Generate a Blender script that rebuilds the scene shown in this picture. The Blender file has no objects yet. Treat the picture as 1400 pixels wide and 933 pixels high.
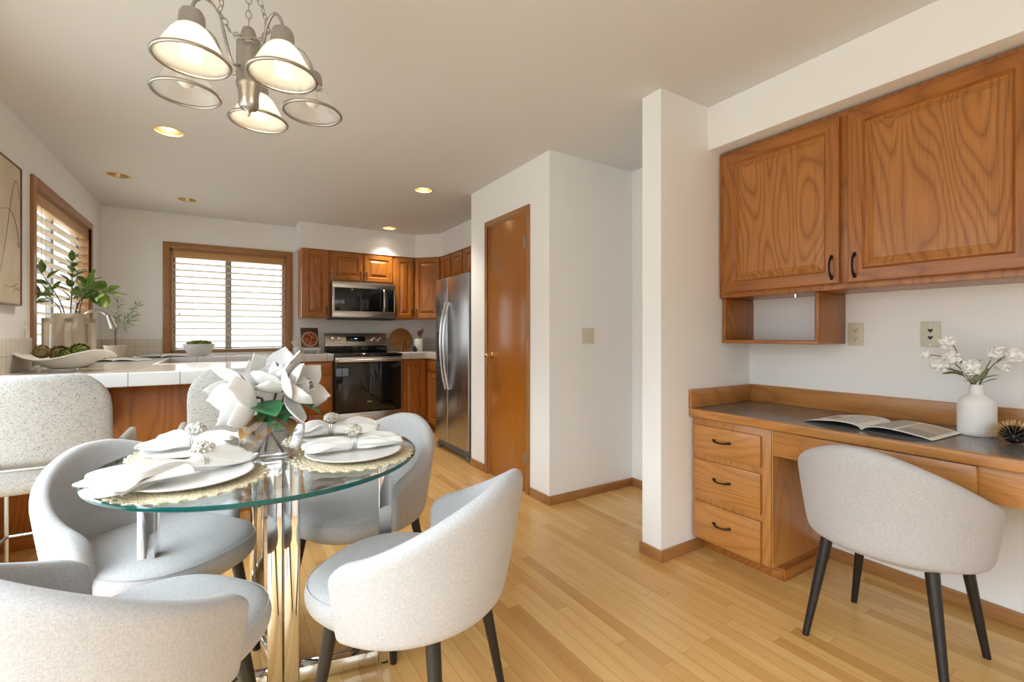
import bpy, bmesh, math, random
from mathutils import Vector, Matrix, Euler
R = math.radians
PI = math.pi
C = bpy.context.scene.collection
S = bpy.context.scene

# ------------------------------------------------------------------ camera, sky, exposure
EYE = 1.17
cd = bpy.data.cameras.new('camera'); cam = bpy.data.objects.new('camera', cd); C.objects.link(cam)
cam.location = (0, 0, EYE); cam.rotation_euler = (R(90), 0, R(-32))
cd.sensor_width = 36; cd.lens = 632 / 1400 * 36; cd.shift_y = -8.5 / 1400
cd.clip_start = .02; cd.clip_end = 100
S.camera = cam
S.view_settings.view_transform = 'Standard'; S.view_settings.look = 'None'
S.view_settings.gamma = 1; S.view_settings.use_curve_mapping = False
S.view_settings.exposure = 0.96
S.cycles.use_denoising = True
S.cycles.max_bounces = 10; S.cycles.diffuse_bounces = 6; S.cycles.glossy_bounces = 5
S.cycles.transmission_bounces = 6; S.cycles.transparent_max_bounces = 16
S.cycles.caustics_reflective = False; S.cycles.caustics_refractive = False
S.cycles.sample_clamp_indirect = 6
SKY = 7.0
LAMP = 1.0
w = bpy.data.worlds.new('sky'); S.world = w; w.use_nodes = True
nt = w.node_tree; bg = nt.nodes['Background']; tc = nt.nodes.new('ShaderNodeTexCoord')
sp = nt.nodes.new('ShaderNodeSeparateXYZ'); rp = nt.nodes.new('ShaderNodeValToRGB')
mr = nt.nodes.new('ShaderNodeMapRange'); mr.inputs[1].default_value = -1; mr.inputs[2].default_value = 1
nt.links.new(tc.outputs['Generated'], sp.inputs[0]); nt.links.new(sp.outputs['Z'], mr.inputs[0])
nt.links.new(mr.outputs[0], rp.inputs[0]); nt.links.new(rp.outputs[0], bg.inputs[0])
e = rp.color_ramp.elements; e[0].position = .45; e[0].color = (.20, .20, .19, 1); e[1].position = .72; e[1].color = (.86, .94, 1, 1)
for p_, c_ in ((.52, (.17, .175, .18, 1)), (.58, (.20, .21, .22, 1))): k_ = e.new(p_); k_.color = c_
bg.inputs[1].default_value = SKY
def portal(loc, rot, sx, sy):
    l = bpy.data.lights.new('window_daylight', 'AREA'); l.shape = 'RECTANGLE'; l.size = sx; l.size_y = sy
    l.cycles.is_portal = True
    o = bpy.data.objects.new('window_daylight', l); C.objects.link(o); o.location = loc; o.rotation_euler = rot
XL, XR, YB, YF, H = -1.015, 2.70, 5.98, -1.90, 2.44
W1 = (4.07, 5.50, .975, 2.11)      # left kitchen window: y0 y1 z0 z1
W2 = (-.47, .63, .975, 2.08)       # back kitchen window: x0 x1 z0 z1
W3 = (-1.40, 2.95, .05, 2.10)      # patio door in the left wall beside the table
W4 = (-.30, 1.10, .95, 2.05)      # unseen window added behind the camera for fill light
portal((XL - .10, (W1[0]+W1[1])/2, (W1[2]+W1[3])/2), (0, R(-90), 0), W1[3]-W1[2], W1[1]-W1[0])
portal((XL - .10, (W3[0]+W3[1])/2, (W3[2]+W3[3])/2), (0, R(-90), 0), W3[3]-W3[2], W3[1]-W3[0])
portal(((W2[0]+W2[1])/2, YB + .10, (W2[2]+W2[3])/2), (R(-90), 0, 0), W2[1]-W2[0], W2[3]-W2[2])
portal(((W4[0]+W4[1])/2, YF - .10, (W4[2]+W4[3])/2), (R(90), 0, 0), W4[1]-W4[0], W4[3]-W4[2])

# ------------------------------------------------------------------ materials
def srgb(r, g, b):
    f = lambda c: (c/255/12.92) if c/255 <= .04045 else ((c/255 + .055)/1.055) ** 2.4
    return (f(r), f(g), f(b), 1)
class NT:
    def __init__(s, name):
        m = bpy.data.materials.new(name); m.use_nodes = True
        s.m = m; s.t = m.node_tree; s.b = s.t.nodes['Principled BSDF']; s.out = s.t.nodes['Material Output']
    def n(s, typ, **kw):
        x = s.t.nodes.new('ShaderNode' + typ)
        for k, v in kw.items():
            if k.startswith('i_'):
                key = k[2:]; key = int(key) if key.isdigit() else key.replace('_', ' ')
                x.inputs[key].default_value = v
            else: setattr(x, k, v)
        return x
    def l(s, a, b): s.t.links.new(a, b)
    def coord(s, scale=(1, 1, 1), loc=(0, 0, 0), rot=(0, 0, 0)):
        t = s.n('TexCoord'); m = s.n('Mapping')
        m.inputs['Scale'].default_value = scale; m.inputs['Location'].default_value = loc; m.inputs['Rotation'].default_value = rot
        s.l(t.outputs['Object'], m.inputs['Vector']); return m.outputs['Vector']
    def ramp(s, fac, stops):
        r = s.n('ValToRGB'); e = r.color_ramp.elements
        while len(e) < len(stops): e.new(.5)
        for el, (p, c) in zip(e, stops): el.position = p; el.color = c
        s.l(fac, r.inputs[0]); return r.outputs[0]
    def mix(s, fac, a, b, mode='MIX'):
        x = s.n('Mix', data_type='RGBA', blend_type=mode)
        for v, i in ((fac, 0), (a, 6), (b, 7)):
            if hasattr(v, 'is_linked'): s.l(v, x.inputs[i])
            else: x.inputs[i].default_value = v
        return x.outputs[2]
    def bump(s, h, strength, dist):
        b = s.n('Bump'); b.inputs['Strength'].default_value = strength; b.inputs['Distance'].default_value = dist
        s.l(h, b.inputs['Height']); s.l(b.outputs[0], s.b.inputs['Normal'])
    def set(s, **kw):
        for k, v in kw.items():
            i = s.b.inputs[k.replace('_', ' ')]
            if hasattr(v, 'is_linked'): s.l(v, i)
            else: i.default_value = v
        return s.m
def plain(name, col, rough=.5, metal=0, spec=.5, coat=0):
    t = NT(name); return t.set(Base_Color=col, Roughness=rough, Metallic=metal, Specular_IOR_Level=spec, Coat_Weight=coat)
def paint(name, col, rough=.85):
    t = NT(name); v = t.coord((140, 140, 140)); n = t.n('TexNoise', i_Detail=2.0); t.l(v, n.inputs['Vector'])
    t.bump(n.outputs['Fac'], .06, .002)
    return t.set(Base_Color=col, Roughness=rough, Specular_IOR_Level=.25)
def wood(name, dark, light, axis=2, rough=.32, freq=30., seed=0, contrast=1., coat=.15, dist=26.):
    t = NT(name)
    sc = [1., 1., 1.]; sc[axis] = .2
    v0 = t.coord(sc, (seed*1.7, seed*2.3, seed*.9)); oi = t.n('ObjectInfo'); ra = t.n('VectorMath', operation='SCALE'); ra.inputs[0].default_value = (7.1, 5.3, 3.7)
    t.l(oi.outputs['Random'], ra.inputs['Scale']); va = t.n('VectorMath', operation='ADD'); t.l(v0, va.inputs[0]); t.l(ra.outputs[0], va.inputs[1]); v = va.outputs[0]
    nz = t.n('TexNoise', i_Scale=4.2, i_Detail=1.2, i_Roughness=.35); t.l(v, nz.inputs['Vector'])
    sx = t.n('SeparateXYZ'); t.l(v, sx.inputs[0]); ad = t.n('Math', operation='ADD'); t.l(sx.outputs[(axis+1) % 3], ad.inputs[0]); t.l(sx.outputs[(axis+2) % 3], ad.inputs[1])
    ma = t.n('Math', operation='MULTIPLY'); t.l(nz.outputs['Fac'], ma.inputs[0]); ma.inputs[1].default_value = dist
    mm = t.n('Math', operation='MULTIPLY_ADD'); t.l(ad.outputs[0], mm.inputs[0]); mm.inputs[1].default_value = freq; t.l(ma.outputs[0], mm.inputs[2])
    wv = t.n('Math', operation='PINGPONG'); t.l(mm.outputs[0], wv.inputs[0]); wv.inputs[1].default_value = 1.
    n1 = t.n('TexNoise', i_Scale=3.0, i_Detail=3.0); t.l(v, n1.inputs['Vector'])
    s2 = [230., 230., 230.]; s2[axis] = 5.
    v2 = t.coord(s2); n2 = t.n('TexNoise', i_Scale=1.0, i_Detail=2.0); t.l(v2, n2.inputs['Vector'])
    md = tuple((a*.35 + b*.65) for a, b in zip(dark, light))
    c = t.ramp(wv.outputs[0], [(0, dark), (.28, md), (.8, light), (1, light)])
    flat = t.ramp(n1.outputs['Fac'], [(.3, md), (.7, light)])
    c = t.mix(min(1, .62*contrast), flat, c)
    st = t.ramp(n2.outputs['Fac'], [(.36, (.66, .60, .55, 1)), (.52, (1, 1, 1, 1))])
    c = t.mix(.55*min(1, contrast), c, st, 'MULTIPLY')
    t.bump(n2.outputs['Fac'], .10, .0006)
    return t.set(Base_Color=c, Roughness=rough, Coat_Weight=coat, Coat_Roughness=.2)
def fabric(name, col, col2, scale=460., fleck=0.):
    t = NT(name)
    v = t.coord((scale, scale, scale*.35)); n = t.n('TexNoise', i_Scale=1.0, i_Detail=1.5); t.l(v, n.inputs['Vector'])
    vb = t.coord((scale*.35, scale*.35, scale)); nb = t.n('TexNoise', i_Scale=1.0, i_Detail=1.5); t.l(vb, nb.inputs['Vector'])
    v3 = t.coord((14, 14, 14)); n3 = t.n('TexNoise', i_Scale=1.0, i_Detail=3.0); t.l(v3, n3.inputs['Vector'])
    add = t.n('Math', operation='ADD'); t.l(n.outputs['Fac'], add.inputs[0]); t.l(nb.outputs['Fac'], add.inputs[1])
    h = t.n('Math', operation='MULTIPLY'); h.inputs[1].default_value = .5; t.l(add.outputs[0], h.inputs[0])
    c = t.ramp(h.outputs[0], [(.36, col2), (.60, col)])
    c = t.mix(.12, c, t.ramp(n3.outputs['Fac'], [(.35, (.8, .8, .8, 1)), (.65, (1, 1, 1, 1))]), 'MULTIPLY')
    if fleck:
        v4 = t.coord((330, 330, 75)); n4 = t.n('TexNoise', i_Scale=1.0, i_Detail=2.0); t.l(v4, n4.inputs['Vector'])
        v5 = t.coord((75, 75, 330)); n5 = t.n('TexNoise', i_Scale=1.0, i_Detail=2.0); t.l(v5, n5.inputs['Vector'])
        for q in (n4, n5):
            c = t.mix(t.ramp(q.outputs['Fac'], [(.60, (0, 0, 0, 1)), (.70, (fleck,)*3 + (1,))]), c, (.16, .16, .16, 1))
    t.bump(h.outputs[0], .35, .0012)
    return t.set(Base_Color=c, Roughness=.95, Specular_IOR_Level=.15, Sheen_Weight=.15)
def brushed(name, col, rough=.28, axis=2):
    t = NT(name); s = [260.]*3; s[axis] = 3.
    v = t.coord(s); n = t.n('TexNoise', i_Scale=1.0, i_Detail=2.0); t.l(v, n.inputs['Vector'])
    r = t.n('MapRange'); r.inputs[3].default_value = rough*.75; r.inputs[4].default_value = rough*1.3; t.l(n.outputs['Fac'], r.inputs[0])
    t.bump(n.outputs['Fac'], .015, .0003)
    return t.set(Base_Color=col, Metallic=1., Roughness=r.outputs[0])
def glass(name, tint=(1, 1, 1, 1), refl=1.0, rough=0.0, milk=0.0, edge=None):
    t = NT(name); t.t.nodes.remove(t.b)
    tr = t.n('BsdfTransparent'); tr.inputs[0].default_value = tint
    gl = t.n('BsdfGlossy'); gl.inputs['Roughness'].default_value = rough; gl.inputs[0].default_value = (refl, refl, refl, 1)
    fr = t.n('Fresnel'); ge = t.n('NewGeometry'); io = t.n('MapRange'); io.inputs[3].default_value = 1.48; io.inputs[4].default_value = 1/1.48
    t.l(ge.outputs['Backfacing'], io.inputs[0]); t.l(io.outputs[0], fr.inputs[0])
    base = tr.outputs[0]
    if edge:
        lw = t.n('LayerWeight'); lw.inputs[0].default_value = .38
        t.l(t.ramp(lw.outputs['Facing'], [(.0, tint), (.55, tint), (1, edge)]), tr.inputs[0])
    if milk:
        tl = t.n('BsdfTranslucent'); tl.inputs[0].default_value = (.95, .93, .88, 1); df = t.n('BsdfDiffuse'); df.inputs[0].default_value = (.92, .9, .86, 1)
        m0 = t.n('MixShader'); m0.inputs[0].default_value = .22; t.l(tl.outputs[0], m0.inputs[1]); t.l(df.outputs[0], m0.inputs[2])
        m1 = t.n('MixShader'); m1.inputs[0].default_value = milk; t.l(tr.outputs[0], m1.inputs[1]); t.l(m0.outputs[0], m1.inputs[2]); base = m1.outputs[0]
    mx = t.n('MixShader'); t.l(fr.outputs[0], mx.inputs[0]); t.l(base, mx.inputs[1]); t.l(gl.outputs[0], mx.inputs[2]); t.l(mx.outputs[0], t.out.inputs[0])
    return t.m
def glow(name, col, power):
    t = NT(name); return t.set(Base_Color=col, Emission_Color=col, Emission_Strength=power, Roughness=.5)
def leafmat(name, c1, c2, rough=.4, trans=.2):
    t = NT(name); v = t.coord((22, 22, 22)); n = t.n('TexNoise', i_Scale=1.0, i_Detail=3.0); t.l(v, n.inputs['Vector'])
    return t.set(Base_Color=t.ramp(n.outputs['Fac'], [(.35, c1), (.65, c2)]), Roughness=rough, Subsurface_Weight=.0, Transmission_Weight=0.)
def tilemat(name, col, grout, size, rough=.22, offset=(0, 0, 0), gw=.006, plane='XY', hgt=None):
    t = NT(name); sx, sy = size
    tcn = t.n('TexCoord'); sep = t.n('SeparateXYZ'); t.l(tcn.outputs['Object'], sep.inputs[0])
    gs = None
    for ax, sz, of in ((plane[0], sx, offset[0]), (plane[1], sy, offset[1])):
        a = t.n('Math', operation='ADD'); t.l(sep.outputs[ax], a.inputs[0]); a.inputs[1].default_value = of
        m = t.n('Math', operation='PINGPONG'); t.l(a.outputs[0], m.inputs[0]); m.inputs[1].default_value = sz/2
        c = t.n('Math', operation='LESS_THAN'); t.l(m.outputs[0], c.inputs[0]); c.inputs[1].default_value = gw/2
        if gs is None: gs = c.outputs[0]
        else:
            x = t.n('Math', operation='MAXIMUM'); t.l(gs, x.inputs[0]); t.l(c.outputs[0], x.inputs[1]); gs = x.outputs[0]
    v = t.coord((9, 9, 9)); n = t.n('TexNoise', i_Scale=1.0, i_Detail=3.0); t.l(v, n.inputs['Vector'])
    cc = t.mix(.5, col, t.ramp(n.outputs['Fac'], [(.3, tuple(k*.9 for k in col[:3]) + (1,)), (.7, col)]))
    inv = t.n('Math', operation='SUBTRACT'); inv.inputs[0].default_value = 1.; t.l(gs, inv.inputs[1])
    t.bump(inv.outputs[0], .5, .002)
    return t.set(Base_Color=t.mix(gs, cc, grout), Roughness=rough)
def floormat():
    t = NT('strip_oak_floor'); PW, PL = .0572, .92
    tcn = t.n('TexCoord'); sep = t.n('SeparateXYZ'); t.l(tcn.outputs['Object'], sep.inputs[0])
    def M(op, a, b=None):
        x = t.n('Math', operation=op)
        for k, v in ((0, a), (1, b)):
            if v is None: continue
            if hasattr(v, 'is_linked'): t.l(v, x.inputs[k])
            else: x.inputs[k].default_value = v
        return x.outputs[0]
    xs = M('DIVIDE', sep.outputs['X'], PW); ix = M('FLOOR', xs); fx = M('FRACT', xs)
    wn = t.n('TexWhiteNoise', noise_dimensions='1D'); t.l(ix, wn.inputs['W'])
    ys = M('ADD', M('DIVIDE', sep.outputs['Y'], PL), M('MULTIPLY', wn.outputs['Value'], 7.3)); iy = M('FLOOR', ys); fy = M('FRACT', ys)
    cb = t.n('CombineXYZ'); t.l(ix, cb.inputs[0]); t.l(iy, cb.inputs[1])
    w2 = t.n('TexWhiteNoise', noise_dimensions='3D'); t.l(cb.outputs[0], w2.inputs['Vector'])
    base = t.ramp(w2.outputs['Value'], [(0, srgb(192, 144, 82)), (.12, srgb(206, 160, 96)), (.6, srgb(216, 172, 108)), (1, srgb(222, 181, 120))])
    off = t.n('VectorMath', operation='ADD'); sc = t.n('VectorMath', operation='MULTIPLY'); t.l(w2.outputs['Color'], sc.inputs[0]); sc.inputs[1].default_value = (9, 9, 9)
    mp = t.n('VectorMath', operation='MULTIPLY'); t.l(tcn.outputs['Object'], mp.inputs[0]); mp.inputs[1].default_value = (26, 1.6, 1)
    t.l(mp.outputs[0], off.inputs[0]); t.l(sc.outputs[0], off.inputs[1])
    g = t.n('TexNoise', i_Scale=1.0, i_Detail=4.0, i_Distortion=.6); t.l(off.outputs[0], g.inputs['Vector'])
    c = t.mix(.55, base, t.ramp(g.outputs['Fac'], [(.32, (.84, .78, .70, 1)), (.55, (1, 1, 1, 1))]), 'MULTIPLY')
    e = M('MINIMUM', M('MULTIPLY', M('PINGPONG', fx, .5), PW), M('MULTIPLY', M('PINGPONG', fy, .5), PL))
    seam = M('LESS_THAN', e, .0009)
    c = t.mix(M('MULTIPLY', seam, .55), c, srgb(110, 70, 32))
    t.bump(M('SUBTRACT', 1., seam), .15, .001)
    return t.set(Base_Color=c, Roughness=.26, Specular_IOR_Level=.45)

WALL = paint('white_wall_paint', srgb(240, 240, 240))
CEIL = paint('ceiling_paint', srgb(217, 217, 218))
FLOOR = floormat()
OAKD, OAKL = srgb(122, 70, 26), srgb(170, 106, 46)      # desk side honey oak
KD, KL = srgb(126, 70, 24), srgb(178, 110, 42)           # kitchen oak, same wood tinted redder for the indoor light
oak = {a: wood('honey_oak_%s' % 'xyz'[a], OAKD, OAKL, a, seed=a) for a in range(3)}
oakp = wood('oak_panel_grain', srgb(120, 68, 26), srgb(180, 118, 56), 2, freq=22., seed=4, contrast=1.0, dist=62.)
desko = {a: wood('desk_oak_%s' % 'xyz'[a], srgb(146, 92, 44), srgb(190, 132, 70), a, seed=a+6, contrast=.75) for a in range(3)}
kit = {a: wood('kitchen_oak_%s' % 'xyz'[a], KD, KL, a, seed=a+3, contrast=.8) for a in range(3)}
DOORW = wood('flush_door_veneer', srgb(142, 82, 26), srgb(168, 103, 36), 2, rough=.24, freq=40., contrast=.35, coat=.3)
CASE = wood('oak_casing', srgb(136, 92, 52), srgb(170, 120, 70), 2, contrast=.6)
CASEH = wood('oak_casing_rail', srgb(136, 92, 52), srgb(170, 120, 70), 1, contrast=.6)
CASEX = wood('oak_casing_head', srgb(136, 92, 52), srgb(170, 120, 70), 0, contrast=.6)
FAB = fabric('light_grey_weave', srgb(186, 184, 185), srgb(168, 166, 167))
TWEED = fabric('flecked_tweed', srgb(180, 177, 172), srgb(152, 149, 144), 420, fleck=.9)
BLACKLEG = plain('black_leg', srgb(26, 24, 24), .38)
CHROME = plain('chrome', (.82, .82, .83, 1), .06, 1)
NICKEL = plain('brushed_nickel', (.44, .42, .39, 1), .3, 1)
STEEL = brushed('stainless_steel', (.52, .52, .53, 1), .28, 2)
STEELX = brushed('stainless_steel_wide', (.60, .57, .53, 1), .28, 0)
STEELD = plain('grey_side_steel', srgb(110, 112, 118), .4, .3)
BGLASS = plain('black_glass', (.006, .006, .007, 1), .04, 0, .6)
BLACKP = plain('black_plastic', (.012, .012, .013, 1), .35)
IRON = plain('dark_bronze', srgb(38, 26, 20), .4, .6)
BRASS = plain('brass', (.80, .62, .32, 1), .2, 1)
IVORY = plain('almond_plastic', srgb(214, 207, 186), .4)
SLOT = plain('dark_slot', (.02, .02, .02, 1), .6)
WPLAS = plain('white_plastic', srgb(235, 232, 226), .4)
LAM = NT('grey_laminate')
_v = LAM.coord((320, 320, 320)); _n = LAM.n('TexNoise', i_Scale=1., i_Detail=3.); LAM.l(_v, _n.inputs['Vector'])
LAM = LAM.set(Base_Color=LAM.ramp(_n.outputs['Fac'], [(.35, srgb(104, 99, 94)), (.65, srgb(128, 122, 116))]), Roughness=.2)
TILE = tilemat('counter_tile', srgb(222, 214, 203), srgb(196, 188, 176), (.235, .235), .16, (.212, 0, 0))
TILEE = tilemat('counter_edge_tile', srgb(222, 222, 222), srgb(166, 164, 162), (.235, 9.), .2, (.212, 4.5), plane='XZ')
TILEEY = tilemat('counter_edge_tile_side', srgb(226, 220, 212), srgb(170, 165, 158), (.235, 9.), .2, (.1, 4.5), plane='YZ')
BSPX = tilemat('backsplash_tile', srgb(222, 214, 203), srgb(190, 182, 170), (.108, .118), .25, (0, .012), plane='XZ', gw=.004)
BSPY = tilemat('backsplash_tile_side', srgb(232, 226, 216), srgb(186, 178, 166), (.062, .118), .25, (0, .012), plane='YZ', gw=.004)
GTOP = glass('clear_table_glass', (.94, .985, .965, 1))
GEDGE = NT('green_glass_edge').set(Base_Color=(.002, .075, .068, 1), Roughness=.15, Transmission_Weight=.0, IOR=1.45, Coat_Weight=.2)
GCLR = glass('clear_vase_glass', (.97, .97, .985, 1), edge=(.16, .17, .19, 1))
GPANE = glass('window_glass', (.96, .98, .98, 1))
SHADE = glass('ribbed_shade_glass', (1, 1, 1, 1), 1., .05, .25)
SHADEL = glass('lit_ribbed_shade_glass', (1, 1, 1, 1), 1., .05, .86)  # same ribbed glass, made milkier so the lit shades look bright
WARM = (1, .80, .52, 1)
BULB = glow('lit_bulb', (1, .86, .62, 1), 4.5)
BULBOFF = plain('unlit_bulb', srgb(240, 240, 240), .3)
CERAM = plain('white_ceramic', srgb(224, 223, 220), .28)
CERAMM = plain('matte_white_ceramic', srgb(232, 230, 230), .6)
STONE = plain('beige_stoneware', srgb(206, 196, 180), .8)
LINEN = NT('white_linen')
_v = LINEN.coord((700, 700, 700)); _n = LINEN.n('TexNoise', i_Scale=1., i_Detail=2.); LINEN.l(_v, _n.inputs['Vector']); LINEN.bump(_n.outputs['Fac'], .2, .0006)
LINEN = LINEN.set(Base_Color=srgb(228, 226, 222), Roughness=.9, Specular_IOR_Level=.1)
BEAD = NT('grey_bead_cluster'); _v = BEAD.coord((120, 120, 120)); _n = BEAD.n('TexNoise', i_Scale=1., i_Detail=2.); BEAD.l(_v, _n.inputs['Vector'])
BEAD = BEAD.set(Base_Color=BEAD.ramp(_n.outputs['Fac'], [(.35, srgb(150, 142, 128)), (.6, srgb(226, 221, 210))]), Roughness=.5)
RINGM = plain('silver_wire', (.5, .49, .48, 1), .3, 1)
JUTE = NT('natural_jute'); _v = JUTE.coord((260, 260, 260)); _n = JUTE.n('TexNoise', i_Scale=1., i_Detail=2.); JUTE.l(_v, _n.inputs['Vector'])
JUTE = JUTE.set(Base_Color=JUTE.ramp(_n.outputs['Fac'], [(.3, srgb(150, 132, 100)), (.5, srgb(208, 194, 162)), (.7, srgb(234, 226, 204))]), Roughness=.85)
PETAL = NT('white_petal').set(Base_Color=srgb(228, 227, 226), Roughness=.5, Subsurface_Weight=.15, Subsurface_Radius=(.01, .01, .01))
BLOOM = plain('white_blossom', srgb(247, 246, 244), .6)
LEAFG = leafmat('glossy_green_leaf', srgb(44, 104, 66), srgb(78, 146, 98), .3)
LEAFB = leafmat('brown_leaf_underside', srgb(120, 84, 36), srgb(158, 118, 60), .6)
LEAFO = leafmat('fresh_green_leaf', srgb(78, 110, 44), srgb(136, 162, 80), .45)
LEAFS = leafmat('sage_leaf', srgb(110, 130, 92), srgb(150, 166, 128), .6)
LEAFD = leafmat('muted_green_leaf', srgb(116, 128, 96), srgb(148, 158, 122), .6)
MOSS = leafmat('green_moss', srgb(72, 92, 30), srgb(138, 154, 66), .9)
STEM = plain('brown_stem', srgb(92, 76, 60), .7)
STEMD = plain('dark_stem', srgb(54, 46, 50), .7)
ARTI = leafmat('artichoke_scale', srgb(112, 98, 58), srgb(168, 152, 100), .6)
ARTIG = leafmat('green_artichoke_scale', srgb(78, 92, 34), srgb(136, 146, 66), .6)
PAGE = plain('paper_page', srgb(232, 229, 222), .6)
GOLD = plain('gold_spike', (.70, .50, .26, 1), .32, .8)
BLACKC = plain('black_core_and_shade', (.008, .007, .006, 1), .6)
CANV = NT('beige_canvas'); _v = CANV.coord((5, 5, 5)); _n = CANV.n('TexNoise', i_Scale=1., i_Detail=4.); CANV.l(_v, _n.inputs['Vector'])
CANV = CANV.set(Base_Color=CANV.ramp(_n.outputs['Fac'], [(.3, srgb(206, 192, 168)), (.7, srgb(222, 210, 190))]), Roughness=.9)
INK = plain('grey_brown_ink', srgb(110, 96, 80), .8)
BLIND = NT('cream_blind_slat').set(Base_Color=srgb(186, 168, 142), Roughness=.45)
BLINDV = wood('blind_valance', srgb(170, 124, 70), srgb(200, 152, 94), 1, contrast=.4)
BLINDVX = wood('blind_valance_wide', srgb(170, 124, 70), srgb(200, 152, 94), 0, contrast=.4)
GOLDR = plain('gold_reflector', (.75, .60, .36, 1), .25, 1)
ACACIA = wood('acacia_board', srgb(136, 84, 34), srgb(186, 130, 66), 0)
DKWOOD = wood('dark_wood', srgb(80, 38, 16), srgb(128, 66, 30), 2)

# ------------------------------------------------------------------ mesh helpers
class MB:
    def __init__(s): s.b = bmesh.new(); s.mi = 0; s.fl = s.b.faces.layers.int.new('fl')
    def _tag(s, fs):
        for f in fs: f.material_index = s.mi
    def box(s, x0, x1, y0, y1, z0, z1, bev=0., seg=2, mat=None):
        M_ = Matrix.Translation(((x0+x1)/2, (y0+y1)/2, (z0+z1)/2)) @ Matrix.Diagonal((abs(x1-x0), abs(y1-y0), abs(z1-z0), 1))
        if mat is not None: M_ = mat @ M_
        r = bmesh.ops.create_cube(s.b, size=1, matrix=M_); vs = r['verts']
        fs = set(f for v in vs for f in v.link_faces); s._tag(fs)
        if bev > 0:
            es = list(set(e for v in vs for e in v.link_edges))
            q = bmesh.ops.bevel(s.b, geom=es, offset=bev, segments=seg, profile=.5, affect='EDGES', clamp_overlap=True); s._tag(q['faces'])
            for f in set(q['faces']) | set(f for f in fs if f.is_valid): f[s.fl] = 1 if f.calc_area() > 6*bev*bev and max(abs(k) for k in ((mat.inverted().to_3x3() @ f.normal) if mat is not None else f.normal)) > .999 else 0
        return s
    def lathe(s, prof, n=32, c=(0, 0, 0), mat=None, close=True, ripple=None):
        M_ = (mat or Matrix()) ; rings = []
        for k, (r, z) in enumerate(prof):
            if r <= 1e-6: rings.append([s.b.verts.new(M_ @ Vector((c[0], c[1], c[2]+z)))])
            else:
                ring = []
                for i in range(n):
                    a = 2*PI*i/n; rr = r*(1 + (ripple[1]*math.cos(ripple[0]*a) if ripple else 0))
                    ring.append(s.b.verts.new(M_ @ Vector((c[0]+rr*math.cos(a), c[1]+rr*math.sin(a), c[2]+z))))
                rings.append(ring)
        for a, b in zip(rings, rings[1:]):
            for i in range(n):
                j = (i+1) % n
                try:
                    if len(a) == 1 and len(b) == 1: continue
                    if len(a) == 1: f = s.b.faces.new((a[0], b[j], b[i]))
                    elif len(b) == 1: f = s.b.faces.new((a[i], a[j], b[0]))
                    else: f = s.b.faces.new((a[i], a[j], b[j], b[i]))
                    f.material_index = s.mi
                except ValueError: pass
        return s
    def cyl(s, p0, p1, r0, r1=None, n=16, caps=True):
        r1 = r0 if r1 is None else r1
        p0 = Vector(p0); p1 = Vector(p1); d = p1 - p0; L = d.length
        q = d.to_track_quat('Z', 'Y').to_matrix().to_4x4(); M_ = Matrix.Translation(p0) @ q
        prof = [(r0, 0), (r1, L)]
        if caps: prof = [(0, 0)] + prof + [(0, L)]
        return s.lathe(prof, n, mat=M_)
    def tube(s, pts, r, n=8, closed=False, caps=True):
        pts = [Vector(p) for p in pts]; N = len(pts); rings = []
        rad = r if callable(r) else (lambda t: r)
        up = None
        for i, p in enumerate(pts):
            a = pts[(i-1) % N] if (closed or i > 0) else p; b = pts[(i+1) % N] if (closed or i < N-1) else p
            t = (b - a).normalized()
            if up is None: up = t.orthogonal().normalized()
            up = (up - t*up.dot(t)); up = up.normalized() if up.length > 1e-6 else t.orthogonal().normalized()
            v = t.cross(up); rr = rad(i/max(1, N-1))
            rings.append([s.b.verts.new(p + (up*math.cos(2*PI*k/n) + v*math.sin(2*PI*k/n))*rr) for k in range(n)])
        m = N if closed else N-1
        for i in range(m):
            a, b = rings[i], rings[(i+1) % N]
            for k in range(n):
                f = s.b.faces.new((a[k], a[(k+1) % n], b[(k+1) % n], b[k])); f.material_index = s.mi
        if caps and not closed:
            for rg in (rings[0], rings[-1]):
                f = s.b.faces.new(rg); f.material_index = s.mi
        return s
    def torus(s, c, R_, r, n=32, m=10, mat=None, sy=1.):
        M_ = mat or Matrix()
        return s.tube([M_ @ Vector((c[0]+R_*math.cos(2*PI*i/n), c[1]+sy*R_*math.sin(2*PI*i/n), c[2])) for i in range(n)], r, m, closed=True)
    def ball(s, c, r, seg=16, rings=10, scale=(1, 1, 1), mat=None):
        M_ = (mat or Matrix()) @ Matrix.Translation(c) @ Matrix.Diagonal((*scale, 1))
        q = bmesh.ops.create_uvsphere(s.b, u_segments=seg, v_segments=rings, radius=r, matrix=M_)
        s._tag(set(f for v in q['verts'] for f in v.link_faces)); return s
    def prism(s, poly, axis, a, b, bev=0.):
        def P(p, t): return {0: (t, p[0], p[1]), 1: (p[0], t, p[1]), 2: (p[0], p[1], t)}[axis]
        va = [s.b.verts.new(P(p, a)) for p in poly]; vb = [s.b.verts.new(P(p, b)) for p in poly]; n = len(poly)
        fs = [s.b.faces.new(va), s.b.faces.new(vb[::-1])] + [s.b.faces.new((va[i], vb[i], vb[(i+1) % n], va[(i+1) % n])) for i in range(n)]
        s._tag(fs)
        if bev: s._tag(bmesh.ops.bevel(s.b, geom=list(set(e for f in fs for e in f.edges)), offset=bev, segments=2, profile=.5, affect='EDGES')['faces'])
        return s
    def grid(s, fn, nu, nv, cu=False, cv=False):
        V_ = [[s.b.verts.new(fn(i/(nu if cu else nu-1), j/(nv if cv else nv-1))) for j in range(nv)] for i in range(nu)]
        for i in range(nu if cu else nu-1):
            for j in range(nv if cv else nv-1):
                f = s.b.faces.new((V_[i][j], V_[(i+1) % nu][j], V_[(i+1) % nu][(j+1) % nv], V_[i][(j+1) % nv])); f.material_index = s.mi
        return V_
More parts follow.
